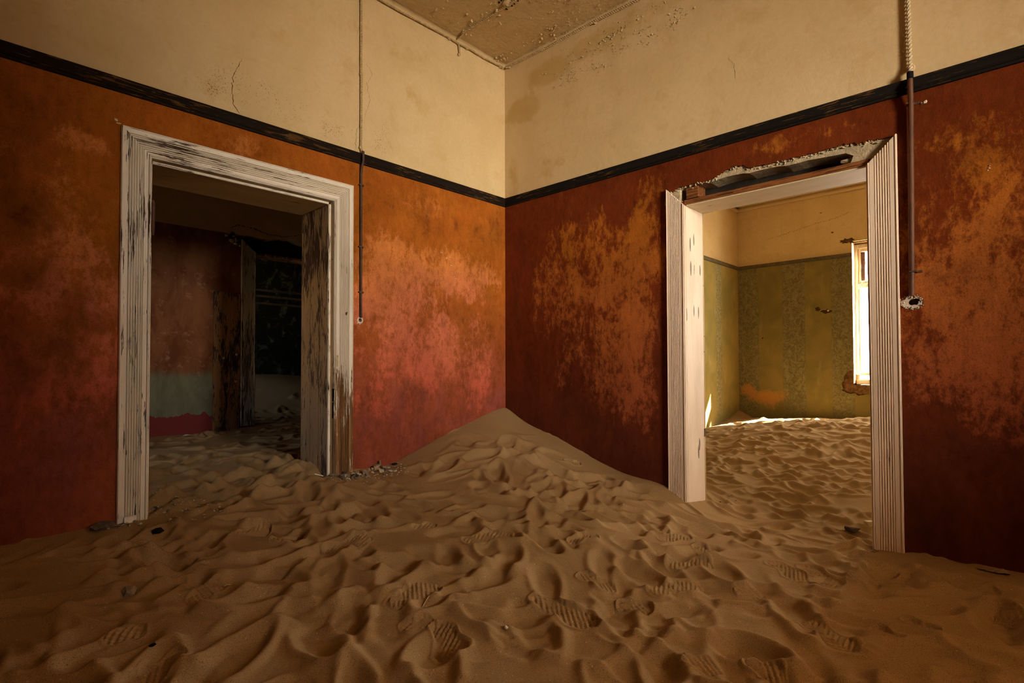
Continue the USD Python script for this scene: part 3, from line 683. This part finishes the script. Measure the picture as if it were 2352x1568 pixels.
def head_casing(face, out, xo0, xo1, zo, w0, w1, zi, th=.026):
    pr = casing_profile(.132, th); v = []
    for k in (0, 1):
        for u, d in pr:
            t = u / .132
            x = xo0 + w0 * t if k == 0 else xo1 - w1 * t
            v.append((x, face + out * d, zo + (zi - zo) * t))
    n = len(pr); f = []
    for i in range(n):
        j = (i + 1) % n; f += [[i, n + i, j], [j, n + i, n + j]]
    m = trimesh.Trimesh(np.array(v), np.array(f), process=False); m.fix_normals(); return m
D1 = struct('door_1', 'left doorway with a peeling white reeded casing', 'doorway')
part(D1, 'casing', casing('y', 0, -1, -2.7804, -2.648, .55, 2.7296, 2.597, .030), M_wl_z)
wear_strip = lambda v: np.stack([np.clip((1.55 - v[:, 2]) / .5, 0, 1) * .9 + np.exp(-((v[:, 2] - 1.3) / .3) ** 2) * .2, 0 * v[:, 2], 0 * v[:, 2]], 1)
mesh_with_wear(D1, 'casing', casing('y', 0, -1, -1.4804, -1.617, .55, 2.7296, 2.597, .030), M_wl_zb, wear_strip, 'stripped and peeling at its foot', size=.25)
part(D1, 'head_casing', head_casing(0, -1, -2.7804, -1.4804, 2.7296, .1324, .1366, 2.597, .030), M_wl_x)
part(D1, 'rebate', bx(-1.617, -1.600, -.004, .040, .5, 2.60), M_soffit_br); part(D1, 'rebate', bx(-2.668, -2.648, -.004, .040, .5, 2.60), M_soffit_br)
part(D1, 'rebate', bx(-2.65, -1.615, -.004, .040, 2.597, 2.615), M_soffit_br)
part(D1, 'door_stop', bevel_box(-1.631, -1.600, .028, .045, .5, 2.585, .002), M_wl_z); part(D1, 'door_stop', bevel_box(-2.668, -2.634, .028, .045, .5, 2.585, .002), M_wl_z)
part(D1, 'door_stop', bevel_box(-2.634, -1.631, .028, .045, 2.583, 2.615, .002), M_wl_x)
for k, (a, b) in enumerate(((.0455, .158), (.160, .280), (.282, .415))):
    part(D1, 'jamb_board', bevel_box(-1.6305 + .0008 * k, -1.602, a, b, .5, 2.582, .0015), M_jamb_br, 'tan board with dark flaked streaks')
    part(D1, 'jamb_board', bevel_box(-2.666, -2.6345, a, b, .5, 2.582, .0015), M_jamb_br)
    part(D1, 'soffit_board', bevel_box(-2.634, -1.631, a, b, 2.584, 2.612, .0012), M_soffit_br)
part(D1, 'hinge_knuckle', cat(lathe([(0, -.075), (.0085, -.075), (.0085, .02), (.0085, .075), (0, .075)], (-2.638, -.012, 2.29), (0, 0, 1), 12), lathe([(0, -.02), (.006, -.018), (.0075, 0), (0, 0.001)], (-2.638, -.012, 2.215), (0, 0, 1), 10), lathe([(0, 0), (.0075, 0), (.005, .014), (0, .018)], (-2.638, -.012, 2.365), (0, 0, 1), 10)), M_rust, 'rusty iron')
part(D1, 'hinge_leaf', bx(-2.651, -2.645, -.012, .03, 2.225, 2.355), M_rust, 'rusty iron')
part(D1, 'latch_cutout', cat(bevel_box(-1.607, -1.589, -.0305, -.02, 1.517, 1.590, .003), bevel_box(-1.612, -1.6, -.0300, -.02, 1.55, 1.575, .002)), M_bare, 'pale filled cut-out of a latch')
part(D1, 'lock_keep', cat(bevel_box(-1.6175, -1.604, -.022, .004, 1.29, 1.375, .002), bevel_box(-1.6175, -1.608, -.018, .004, 1.18, 1.285, .002)), M_black, 'black iron lock keep on the casing edge')
part(D1, 'rust_stain', (lambda q: (q.apply_translation((-1.53, -.0255, 1.866)), q)[1])(rock(31, (.012, .004, .014))), M_rust, 'rusty nail stain')

D2 = struct('door_2', 'right doorway with pinkish white reeded uprights and no head casing', 'doorway')
part(D2, 'casing', casing('x', 0, -1, -1.5339, -1.663, .35, 2.7028, 2.570, .030, .20), M_wr_z)
part(D2, 'casing', casing('x', 0, -1, -2.8280, -2.691, .30, 2.7028, 2.570, .030, .20), M_wr_z)
part(D2, 'jamb_board', bevel_box(-.004, .252, -1.663, -1.648, .35, 2.572, .002), M_wr_j)
part(D2, 'jamb_board', bevel_box(-.004, .252, -2.707, -2.691, .30, 2.572, .002), M_wr_j)
part(D2, 'jamb_edge', bevel_box(.253, .265, -1.664, -1.648, .35, 2.58, .002), M_soffit_br)
part(D2, 'head_jamb', bevel_box(0.0, .258, -2.700, -1.652, 2.579, 2.611, .003), M_wood_y, 'bare red-brown timber')
part(D2, 'soffit_board', bevel_box(.002, .258, -2.690, -1.664, 2.569, 2.578, .002), M_wr_hy, 'cream painted underside')
part(D2, 'hinge_mortise', bx(.243, .2605, -1.6655, -1.660, 1.03, 1.085), M_rust)

# --- the room beyond the right doorway
Wg = struct('wall_right_room_far', 'olive banded wall with a window in the room beyond the right doorway', 'wall')
def wear_green(v):
    return blobs(v, 1, [(-.30, 1.18, .13, .11, 0, .72), (-.55, 1.09, .28, .11, 0, .70), (-.75, 1.16, .16, .06, 0, .5), (-.6, .95, .2, .06, 0, .4), (-1.22, .95, .12, .06, 0, .4), (-.30, 2.0, .05, .3, 0, .25)])
far_open = sbox(-2.85, 1.275, -1.614, 3.10)
broken = ellipse(-1.60, 1.31, .10, .13, 26, 9, .25).union(ellipse(-1.66, 1.22, .14, .06, 20, 10, .3)); broken_t = ellipse(-1.565, 3.135, .085, .030, 24, 11, .3).union(sbox(-2.0, 3.09, -1.6, 3.112))
knock = ellipse(-1.213, 2.278, .028, .035, 16, 12, .3).union(ellipse(-1.315, 2.238, .055, .028, 18, 13, .3))
gcoat = sbox(-4.6, 0, -.165, 4.25).difference(far_open).difference(broken).difference(broken_t).difference(knock)
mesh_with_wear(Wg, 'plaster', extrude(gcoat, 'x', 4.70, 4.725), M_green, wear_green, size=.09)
part(Wg, 'masonry', extrude(sbox(-4.6, 0, 0, 4.25).difference(far_open), 'x', 4.725, 5.05), M_brick, 'brown masonry laid bare where plaster has fallen')
part(Wg, 'plaster_chip', (lambda q: (q.apply_translation((4.715, -1.335, 2.25)), q)[1])(rock(41, (.012, .016, .018))), M_socket, 'white chip of plaster')
part(Wg, 'reveal', bx(4.702, 4.84, -1.620, -1.6125, 1.30, 3.10), M_socket, 'white plastered window reveal')
part(Wg, 'crack', (lambda t: (t.apply_translation((4.6995, 0, 0)), t)[1])(crack([(-.55, 3.3), (-.9, 3.36), (-1.2, 3.42), (-1.45, 3.45), (-1.62, 3.50)], 'x', .003, 12)), M_brick)
part(Wg, 'nail_hole', (lambda q: (q.apply_translation((4.70, -.505, 1.916)), q)[1])(rock(44, (.006, .011, .014))), M_black)
part(Wg, 'nail_hole', (lambda q: (q.apply_translation((4.70, -1.40, 3.27)), q)[1])(rock(45, (.006, .02, .012))), M_brick)
part(Wg, 'nail_hole', (lambda q: (q.apply_translation((4.70, -1.27, 3.55)), q)[1])(rock(46, (.004, .016, .008))), M_brick)
part(Wg, 'cornice', cat(bevel_box(4.655, 4.70, -4.4, -.165, 3.83, 3.87), bevel_box(4.675, 4.70, -4.4, -.165, 3.765, 3.80), bevel_box(4.60, 4.70, -4.4, -.165, 3.90, 3.95)), M_cream)
Wh = struct('wall_right_room_left', 'sunlit olive wall on the left of the room beyond the right doorway', 'wall')
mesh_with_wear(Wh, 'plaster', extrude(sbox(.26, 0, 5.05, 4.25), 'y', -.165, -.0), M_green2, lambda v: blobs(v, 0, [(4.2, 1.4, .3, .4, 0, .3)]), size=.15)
part(Wh, 'cornice', cat(bevel_box(.26, 4.7, -.21, -.165, 3.83, 3.87), bevel_box(.26, 4.7, -.19, -.165, 3.765, 3.80)), M_cream)
Wi = struct('wall_right_room_right', 'plaster wall on the right of the room beyond the right doorway', 'wall')
part(Wi, 'plaster', bx(.26, 5.05, -4.75, -4.4, 0, 4.25), M_cream)
Cr = struct('ceiling_right_room', 'plaster ceiling of the room beyond the right doorway', 'ceiling')
part(Cr, 'slab', bx(.26, 5.05, -4.75, 0, 4.10, 4.25), M_cream)
FARP = [(0, 2.968), (.022, 2.968), (.025, 2.962), (.014, 2.948), (.010, 2.935), (.012, 2.925), (0, 2.922)]
t3 = struct('trim_3', 'olive picture rail in the room beyond the right doorway', 'picture rail')
part(t3, 'moulding', rail('y', -1.618, -.165, True, FARP, 4.70), M_rail_far)
part(t3, 'moulding', (lambda m: (m.apply_translation((0, -.165, 0)), m)[1])(rail('x', .26, 4.70, True, FARP)), M_rail_far)
w1 = struct('window_1', 'bright timber window frame in the room beyond the right doorway', 'window')
for nm, a, b, c, d, x0, x1 in (('stile', -1.655, -1.606, 1.275, 3.09, 4.83, 4.91), ('stile', -2.86, -2.80, 1.275, 3.09, 4.83, 4.91), ('head', -2.80, -1.655, 3.035, 3.09, 4.83, 4.91), ('transom', -2.80, -1.655, 2.525, 2.575, 4.82, 4.91),
                           ('sash_stile', -1.688, -1.656, 2.58, 3.03, 4.85, 4.89), ('sash_rail', -2.79, -1.688, 2.995, 3.03, 4.85, 4.89), ('sash_rail', -2.79, -1.688, 2.58, 2.61, 4.85, 4.89), ('bottom_rail', -2.80, -1.615, 1.405, 1.435, 4.80, 4.90), ('sill', -2.84, -1.625, 1.285, 1.345, 4.80, 4.92), ('sash_stile', -1.674, -1.656, 1.44, 2.52, 4.85, 4.90), ('mullion', -2.25, -2.20, 1.44, 3.03, 4.84, 4.90)):
    part(w1, nm, bevel_box(x0, x1, a, b, c, d), M_winframe)
part(w1, 'broken_sash', bevel_box(4.86, 4.875, -1.73, -1.688, 2.62, 2.99), M_rust, 'brown splintered edge of the upper sash')

# --- the dark rooms beyond the left doorway
Wd = struct('wall_left_room_far', 'red, green and cream wall in the dark room beyond the left doorway', 'wall')
top = densify([(.1, 2.90), (-.2, 2.975), (-.41, 2.985), (-.55, 3.02), (-.7, 2.985), (-.85, 2.965), (-1.0, 2.985), (-1.09, 2.94)], .03, .006, 14)
op = Polygon([(.1, 0), *top, (-1.09, 2.74), (-.94, 2.74), (-.94, 0)]).buffer(0).union(ellipse(-1.155, 2.945, .055, .05, 20, 15, .25))
part(Wd, 'plaster', subdivide(extrude(sbox(-4.0, 0, 1.5, 4.25).difference(op), 'y', 2.98, 3.2), .5), M_droom)
part(Wd, 'broken_lump', crumbs([(-1.20 + .09 * k / 5, 2.975, 2.885 + .03 * math.sin(k * 2.1)) for k in range(6)] + [(-1.22, 2.975, 2.93), (-1.225, 2.975, 2.97), (-1.14, 2.97, 2.93)], 9, (.014, .032), 1, (0, -1, 0), .02, .012), M_bare, 'hanging lumps of broken plaster')
part(Wd, 'crack', (lambda t: (t.apply_translation((0, 2.979, 0)), t)[1])(crack([(-1.2, 3.02), (-1.12, 3.075), (-.98, 3.07), (-.8, 3.03), (-.6, 3.03), (-.4, 3.09), (-.25, 3.07)], 'y', .007, 15)), M_black)
Wk = struct('wall_left_room_left', 'plaster wall on the left of the dark room', 'wall'); part(Wk, 'plaster', extrude(sbox(.41, 0, 2.98, 4.25).difference(sbox(1.2, 1.0, 2.2, 1.9)), 'x', -4.0, -3.7), M_droom)  # unseen opening added for the dark-room fill lamp
Wl = struct('wall_left_room_right', 'plaster wall on the right of the dark room', 'wall'); part(Wl, 'plaster', bx(1.2, 2.0, .0, 3.2, 0, 4.25), M_droom)
Ce = struct('ceiling_left_room', 'ceiling of the dark room beyond the left doorway', 'ceiling'); part(Ce, 'slab', bx(-4.0, 1.5, .41, 3.2, 4.10, 4.25), M_cream)
D3 = struct('door_3', 'second doorway at the back of the dark room', 'doorway')
part(D3, 'casing', casing('y', 2.98, -1, -1.082, -.931, .885, 2.92, 2.79, .035), M_wd_z, 'grey peeling upright with a rounded foot')
part(D3, 'jamb_board', bevel_box(-.945, -.928, 2.975, 3.2, .6, 2.80), M_jamb_br)
part(D3, 'head_jamb', bevel_box(-.945, .1, 2.98, 3.2, 2.775, 2.80), M_jamb_br)
part(D3, 'lintel_back', bx(-1.2, .15, 3.12, 3.2, 2.80, 3.05), M_darkvoid)
pk = thing('plank_panel', 'dark scorched plank panel beside the grey upright in the dark room', 'panel', (-1.225, 2.98, .7))
for k, (a, b) in enumerate(((-1.36, -1.272), (-1.270, -1.182), (-1.180, -1.088))):
    part(pk, 'plank', bevel_box(a, b, 2.958 + .002 * (k % 2), 2.9795, .7, 2.327 - .003 * k, .002), M_plank)
for x, z in ((-1.129, 1.66), (-1.26, 1.62), (-1.135, 1.37)):
    part(pk, 'peg', lathe([(.005, 0), (.005, .004), (.011, .005), (.012, 0)], (x, 2.958, z), (0, -1, 0), 12), M_stone2, 'pale ring round a peg hole')
Wm = struct('wall_third_room_far', 'stained wall of the furthest dark room', 'wall')
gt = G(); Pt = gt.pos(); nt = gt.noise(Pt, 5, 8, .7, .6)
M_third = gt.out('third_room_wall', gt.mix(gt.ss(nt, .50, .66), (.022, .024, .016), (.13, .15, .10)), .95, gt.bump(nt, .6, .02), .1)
part(Wm, 'plaster', bx(-2.2, 2.0, 6.05, 6.35, 0, 4.25), M_third)
Wn = struct('wall_third_room_left', 'left wall of the furthest dark room', 'wall'); part(Wn, 'plaster', extrude(sbox(3.2, 0, 6.05, 4.25).difference(sbox(4.6, 1.7, 5.4, 2.9)), 'x', -2.2, -1.9), M_darkvoid)  # unseen opening added for the faint furthest-room lamp
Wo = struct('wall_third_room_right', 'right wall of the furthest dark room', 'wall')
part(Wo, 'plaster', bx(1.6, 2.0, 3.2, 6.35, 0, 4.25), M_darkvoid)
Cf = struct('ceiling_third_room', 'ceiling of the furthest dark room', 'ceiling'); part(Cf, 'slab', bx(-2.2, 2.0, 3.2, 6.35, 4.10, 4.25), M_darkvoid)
for k, z in enumerate((2.80, 2.70, 2.58)):
    b = thing('ceiling_lath', ('uppermost', 'middle', 'lowest')[k] + ' of three pale laths across the furthest dark wall', 'lath', (.6, 6.03, z), group='laths in the furthest room')
    part(b, 'board', bevel_box(.15, 1.35, 6.02, 6.049, z, z + .035), M_stone3)

# ------------------------------------------------------------------ sand
SOLES += [(*q, .006 + .003 * (i % 3)) for i, q in enumerate([(-2.399, -.507, -2.224, -.489), (-2.316, -.754, -2.159, -.687), (-2.171, -.95, -1.983, -1.032), (-2.252, -1.605, -2.003, -1.547), (-1.678, -1.368, -1.429, -1.413), (-1.259, -1.663, -1.097, -1.704), (-.814, -1.912, -.627, -1.964), (-.7, -2.047, -.785, -2.176), (-1.512, -1.904, -1.486, -2.061), (-1.412, -2.197, -1.177, -2.27), (-1.798, -1.907, -1.793, -2.188), (-1.087, -2.104, -.865, -2.178), (-.647, -2.393, -.75, -2.574), (-.576, -2.525, -.759, -2.696), (-.639, -2.736, -.632, -2.815), (-.479, -2.787, -.628, -2.892), (-1.174, -2.694, -1.304, -2.877), (-.423, -2.759, -.351, -2.849), (-.34, -2.992, -.401, -3.087), (-2.3, -1.727, -2.192, -1.783), (-2.181, -1.794, -2.264, -1.983), (-1.11, -2.428, -1.071, -2.483), (-1.031, -2.888, -1.11, -2.979), (-.262, -.859, -.23, -.951), (-2.743, -1.073, -2.623, -.938), (-2.881, -1.407, -2.997, -1.459), (-1.568, -2.134, -1.52, -2.258), (-1.759, -2.515, -1.73, -2.587), (-.389, -3.115, -.365, -3.183), (-.92, -2.991, -.937, -3.032), (-1.751, -1.059, -1.638, -1.091), (-1.625, -2.655, -1.642, -2.752), (-.606, -3.22, -.642, -3.284), (-3.041, -1.195, -2.929, -1.167)])]
def patch(x0, x1, y0, y1, st, soles=False, grain=0.):
    n, m = max(2, round((x1 - x0) / st) + 1), max(2, round((y1 - y0) / st) + 1)
    X, Y = np.meshgrid(np.linspace(x0, x1, n), np.linspace(y0, y1, m), indexing='ij'); Hh = sample(X, Y)
    if soles: Hh = sole_relief(X, Y, Hh)
    if grain:
        r = np.random.default_rng(2); Hh = Hh + gaussian_filter(r.normal(0, 1, Hh.shape), 1.2) * grain
    i = np.arange(n * m).reshape(n, m)
    q = np.stack([i[:-1, :-1], i[1:, :-1], i[1:, 1:], i[:-1, 1:]], -1).reshape(-1, 4)
    return np.stack([X, Y, Hh], -1).reshape(-1, 3), np.vstack([q[:, [0, 1, 2]], q[:, [0, 2, 3]]])
def sand(label, *ps):
    V, Fc, n = [], [], 0
    for v, f in ps: V.append(v); Fc.append(f + n); n += len(v)
    solo('sand', (np.vstack(V), np.vstack(Fc)), M_sand, label, 'sand', kind='stuff', smooth=True)
def build_sand():
    e = .002
    sand('wind-blown sand heaped in the corner between the doorways and trampled with footprints', patch(-3.75, e, -3.75, e, .0044, True, .0008), patch(-5.6, -3.75, -5.6, e, .03), patch(-3.75, e, -5.6, -3.75, .03))
    sand('trampled sand in the room beyond the right doorway', patch(0, .26, -2.70, -1.66, .009), patch(.26, 4.7 + e, -3.1, -.165 + e, .0115), patch(.26, 4.7, -4.4, -3.1, .03))
    sand('shaded sand in the dark room beyond the left doorway', patch(-2.64, -1.625, 0, .41, .011), patch(-3.7, 1.2, .41, 2.98 + e, .0145))
    sand('faintly lit sand drift in the furthest dark room', patch(-.94, .1, 2.98, 3.2, .02), patch(-1.9, 1.6, 3.2, 6.05, .03))
build_sand()
solo('desert_ground', bx(-60, 60, -60, 60, -.3, -.21), M_outside, 'sunlit desert ground outside the windows', 'ground', kind='structure')

# ------------------------------------------------------------------ cables, conduits
def knob(parent, pos, axis, r=.013):
    part(parent, 'insulator', lathe([(0, 0), (r * .8, 0), (r, .003), (r * .72, .008), (r * .72, .012), (r, .016), (r * .8, .021), (0, .023)], pos, axis, 14), M_porcelain, smooth=40)
c1 = thing('electric_cable', 'twisted cable running up the cream wall above the left conduit', 'cable', (-1.422, 0, 2.97))
part(c1, 'cord', twisted([(-1.424, -.016, 4.10), (-1.423, -.017, 3.53), (-1.420, -.017, 3.49), (-1.421, -.014, 3.02), (-1.419, -.022, 2.985), (-1.419, -.038, 2.965)], .0075), M_cord)
for z in (3.513, 3.006): knob(c1, (-1.4215, 0, z), (0, -1, 0))
c2 = thing('conduit', 'thin rusted conduit on the left wall ending above a cable hole', 'pipe', (-1.418, 0, 1.85))
part(c2, 'pipe', tube([(-1.419, -.040, 2.975), (-1.419, -.040, 2.91), (-1.419, -.022, 2.87), (-1.418, -.0115, 2.82), (-1.416, -.0105, 2.3), (-1.415, -.0105, 1.848)], .0085, 10), M_pipe_l, smooth=50)
for z in (2.752, 2.33, 2.02):
    part(c2, 'clip', cat(bevel_box(-1.435, -1.398, -.021, -.001, z - .004, z + .004, .0015), bevel_box(-1.402, -1.394, -.006, -.001, z - .007, z + .007, .0015)), M_rust)
c3 = thing('electric_cable', 'painted cable slung along the top of the left wall under the ceiling', 'cable', (-.6, 0, 4.1))
kl = [-.071, -.453, -.641, -1.6, -2.6, -3.6, -4.6]
pts = [(-.045, -.03, 4.092)]
for a, b in zip(kl[:-1], kl[1:]):
    pts += [(a, -.022, 4.100), ((a + b) / 2, -.020, 4.093)]
part(c3, 'cord', twisted(pts, .0065), M_cord)
for x in kl[:4]: knob(c3, (x, 0, 4.100), (0, -1, 0), .014)
part(c3, 'hanging_end', twisted([(-.545, -.018, 4.095), (-.540, -.022, 4.05), (-.536, -.02, 4.01)], .006), M_cord); knob(c3, (-.537, 0, 4.012), (0, -1, 0), .012)
c4 = thing('electric_cable', 'painted cable slung along the top of the right wall under the ceiling', 'cable', (0, -1, 4.1))
kr = [-.062, -.957, -1.9, -2.9, -3.9]
pts = [(-.03, -.045, 4.092)]
for a, b in zip(kr[:-1], kr[1:]):
    pts += [(-.022, a, 4.104), (-.018, (a + b) / 2, 4.096)]
part(c4, 'cord', twisted(pts, .0075), M_cord)
for y in kr[:3]: knob(c4, (0, y, 4.104), (-1, 0, 0), .014)
c5 = thing('electric_cable', 'cable across the ceiling leading to the old lamp rose', 'cable', (-.6, -.3, CEIL))
part(c5, 'cord', twisted([(-.57, -.04, CEIL - .012), (-.60, -.14, CEIL - .016), (-.592, -.36, CEIL - .014), (-.594, -.54, CEIL - .016), (-.6, -.70, CEIL - .018), (-.605, -1.2, CEIL - .016), (-.61, -2.2, CEIL - .016)], .0065), M_cord)
for y in (-.137, -.50, -.70): knob(c5, (-.597, y, CEIL), (0, 0, -1), .012)
c6 = thing('ceiling_rose', 'small round lamp rose on the flaking ceiling with scorched edges', 'lamp rose', (-.6, -.61, CEIL))
part(c6, 'disc', lathe([(0, 0), (.034, 0), (.034, .010), (.024, .018), (.010, .020), (.007, .026), (0, .027)], (-.6, -.61, CEIL), (0, 0, -1), 20), M_porcelain, smooth=35)
part(c6, 'scorch', cat(*[(lambda q: (q.apply_translation((-.6 + .045 * math.cos(a) * (1 + .5 * (i % 2)), -.61 + .05 * math.sin(a) * (1 + .6 * (i % 3)), CEIL - .002)), q)[1])(rock(60 + i, (.013, .010, .003))) for i, a in enumerate(np.linspace(0, 6, 9))]), M_black, 'blackened lumps round the rose', kind='stuff')
c7 = thing('electric_cable', 'white twisted flex hanging down the cream wall into the right conduit', 'cable', (0, -2.89, 2.96))
part(c7, 'cord', twisted([(-.016, -2.886, 4.10), (-.018, -2.887, 3.5), (-.020, -2.892, 3.04), (-.026, -2.893, 3.015), (-.038, -2.893, 2.985), (-.038, -2.893, 2.955)], .0085, .04), M_cordw)
knob(c7, (0, -2.894, 3.022), (-1, 0, 0), .017)
c8 = thing('conduit', 'terracotta painted conduit on the right wall ending at a broken switch hole', 'pipe', (0, -2.885, 1.88))
part(c8, 'pipe', tube([(-.040, -2.893, 2.985), (-.040, -2.893, 2.90), (-.034, -2.893, 2.865), (-.026, -2.892, 2.82), (-.024, -2.886, 2.3), (-.022, -2.880, 1.862)], .0125, 12), M_pipe_r, smooth=50)
part(c8, 'collar', tube([(-.040, -2.893, 2.99), (-.040, -2.893, 2.955)], .0145, 12), M_black)
for z in (2.838, 1.983):
    part(c8, 'clip', cat(bevel_box(-.038, -.001, -2.905, -2.872, z - .004, z + .004, .0015), bevel_box(-.008, -.001, -2.925, -2.90, z - .006, z + .006, .002)), M_rust)
part(c8, 'plaster_lump', crumbs([(-.002, -2.935, 2.832), (-.002, -2.945, 2.826), (-.002, -2.94, 2.838)], 77, (.008, .014), 1, (-1, 0, 0), .004, .004), M_socket)

# ------------------------------------------------------------------ things lying on the sand
def stone(name, label, cat_, x, y, size, mat, seed, group=None, sink=.35, yaw=0., tilt=0., flat=1.):
    k = rock(seed, np.array(size) / 2, flat)
    k.apply_transform(trimesh.transformations.rotation_matrix(tilt, [1, .3, 0])); k.apply_transform(trimesh.transformations.rotation_matrix(yaw, [0, 0, 1]))
    h = k.bounds[1, 2] - k.bounds[0, 2]
    k.apply_translation([x, y, hz(x, y) - k.bounds[0, 2] - sink * h])
    return solo(name, k, mat, label, cat_, group)
stone('stone', 'black charred lump on the sand in front of the left doorway', 'stone', -2.656, -.237, (.055, .045, .035), M_black, 1, sink=.2)
stone('stone', 'rounded grey stone half sunk in the sand at the left of the picture', 'stone', -2.905, -.848, (.065, .05, .05), M_stone, 2, sink=.25)
stone('stone', 'small black fragment on the dark sand near the bottom left corner', 'stone', -2.949, -1.35, (.022, .016, .014), M_black, 3)
stone('stone', 'small white pebble on the foreground sand near the bottom centre', 'stone', -2.028, -1.97, (.018, .017, .013), M_paper, 4, sink=.1)
stone('stone', 'flat slab of stone lying against the right wall at the picture edge', 'stone', -.075, -3.165, (.16, .075, .035), M_stone, 5, yaw=1.35, sink=.25)
stone('stone', 'long brown slab of rubble leaning at the left foot of the left doorway casing', 'stone', -2.83, -.065, (.15, .07, .06), M_stone3, 6, yaw=.15, sink=.25, tilt=.3)
stone('stone', 'dark rounded stone on the sand just inside the right doorway', 'stone', .30, -2.53, (.12, .09, .06), M_stone3, 7, sink=.35)
stone('stone', 'grey angular stone at the back of the rubble heap touching the red wall', 'stone', -1.31, -.045, (.085, .05, .055), M_stone, 8, sink=.2, yaw=.2)
stone('stone', 'pointed grey slab standing upright behind the rubble heap', 'stone', -1.275, -.03, (.05, .025, .075), M_stone, 9, sink=.2)
stone('stone', 'largest round grey stone in the middle of the rubble heap', 'stone', -1.445, -.12, (.075, .055, .05), M_stone, 10, sink=.3)
stone('stone', 'pale tan stone at the front right of the rubble heap', 'stone', -1.335, -.13, (.055, .045, .035), M_stone2, 13, sink=.25)
stone('stone', 'brown stone slab tilted on the right side of the rubble heap', 'stone', -1.265, -.085, (.07, .045, .03), M_stone, 14, sink=.2, tilt=.5)
stone('stone', 'black twig-like splinter to the right of the rubble heap', 'splinter', -1.175, -.055, (.055, .02, .018), M_black, 15, sink=.1)
chip = bevel_box(-2.755, -2.705, -.048, -.036, .738, .772, .002); solo('paint_chip', chip, M_paper, 'white block of painted wood at the foot of the left doorway\'s left casing', 'chip')
c = bevel_box(-.03, .03, -.006, .006, -.003, .003, .001); c.apply_transform(trimesh.transformations.rotation_matrix(.35, [0, 1, 0])); c.apply_translation((-1.735, -.05, hz(-1.735, -.05) + .008)); solo('paint_chip', c, M_paper, 'curled white sliver of paint on the sand before the left doorway\'s right jamb', 'chip')
c = trimesh.convex.convex_hull(np.array([(-.045, 0, 0), (.05, .01, 0), (.03, .05, .004), (-.02, .04, .006), (0, .02, .012)])); c.apply_translation((-1.63, 2.86, hz(-1.63, 2.87) + .001)); solo('paper_scrap', c, M_paper, 'white torn scrap at the foot of the far wall in the dark room', 'paper')
a, b = np.array([-2.162, -1.669]), np.array([-2.108, -1.639])
solo('straw', tube([(*a, hz(*a) + .003), (*((a + b) / 2), max(hz(*((a + b) / 2)), (hz(*a) + hz(*b)) / 2) + .004), (*b, hz(*b) + .004)], .0016, 6), M_straw, 'short pale straw lying on the foreground sand', 'straw')
a, b = np.array([-2.62, -1.0]), np.array([-2.59, -.985])
solo('straw', tube([(*a, hz(*a) + .002), (*((a + b) / 2), hz(*((a + b) / 2)) + .004), (*b, hz(*b) + .002)], .0013, 6), M_straw, 'tiny pale straw on the sand at the lower left', 'straw')
def heap(n, box_, sizes, seed, label, group, mats=(None,)):
    r = np.random.default_rng(seed)
    for i in range(n):
        t = r.beta(1.3, 1.3); x = box_[0] + (box_[1] - box_[0]) * t
        y = box_[2] + (box_[3] - box_[2]) * r.beta(1.1, 1.6)
        s_ = r.uniform(*sizes)
        stone('rubble_chip', label, 'rubble', x, y, (s_, s_ * r.uniform(.55, .9), s_ * r.uniform(.3, .6)), [M_stone, M_stone2, M_stone, M_stone3][int(r.integers(4))], int(r.integers(1e9)), group, sink=r.uniform(.1, .35), yaw=r.uniform(0, 6.28), tilt=r.uniform(-.5, .5))
heap(58, (-1.64, -1.20, -.035, -.21), (.020, .056), 31, 'small broken chip in the rubble heap at the foot of the left doorway\'s right casing', 'rubble chips right of the left doorway')
heap(34, (-2.66, -2.42, .20, -.10), (.014, .036), 32, 'small broken chip scattered inside the left doorway by its left casing', 'rubble chips inside the left doorway')
heap(14, (-2.84, -2.66, -.04, -.12), (.02, .04), 33, 'small dark chip around the slab at the foot of the left casing', 'rubble chips at the foot of the left casing')
heap(9, (-.10, -.02, -2.72, -2.64), (.012, .03), 34, 'small splinter of debris at the foot of the right doorway\'s right casing', 'debris at the foot of the right casing')
heap(7, (.30, .55, -1.70, -1.80), (.012, .026), 35, 'small dark chip on the sand behind the right doorway\'s left jamb', 'chips behind the left jamb of the right doorway')
def grit(n, box_, seed):
    r = np.random.default_rng(seed); out = []
    for _ in range(n):
        x, y = r.uniform(box_[0], box_[1]), r.uniform(box_[2], box_[3]); s_ = r.uniform(.003, .008)
        k = rock(int(r.integers(1e9)), (s_, s_ * .7, s_ * .5)); k.apply_translation((x, y, hz(x, y) + s_ * .15)); out.append(k)
    return cat(*out)
solo('grit', grit(150, (-1.70, -1.12, -.26, -.02), 41), M_stone2, 'fine pale grit around the rubble heap right of the left doorway', 'grit', kind='stuff')
solo('grit', grit(110, (-2.62, -2.3, -.2, .35), 42), M_stone2, 'fine pale grit on the sand inside the left doorway', 'grit', kind='stuff')
for k, (x0, y0, x1, y1) in enumerate(((.44, -2.57, .62, -2.72), (.50, -2.64, .66, -2.73))):
    n_ = (x1 - x0, y1 - y0); p_ = bevel_box(0, math.hypot(*n_), -.016, .016, 0, .012, .002); p_.apply_transform(trimesh.transformations.rotation_matrix(math.atan2(n_[1], n_[0]), [0, 0, 1])); p_.apply_translation((x0, y0, max(hz(x0, y0), hz(x1, y1)) + .002))
    solo('wood_splinter', p_, M_straw, ('longer', 'shorter')[k] + ' of two pale wooden slips on the sand inside the right doorway', 'wood', 'wooden slips inside the right doorway')
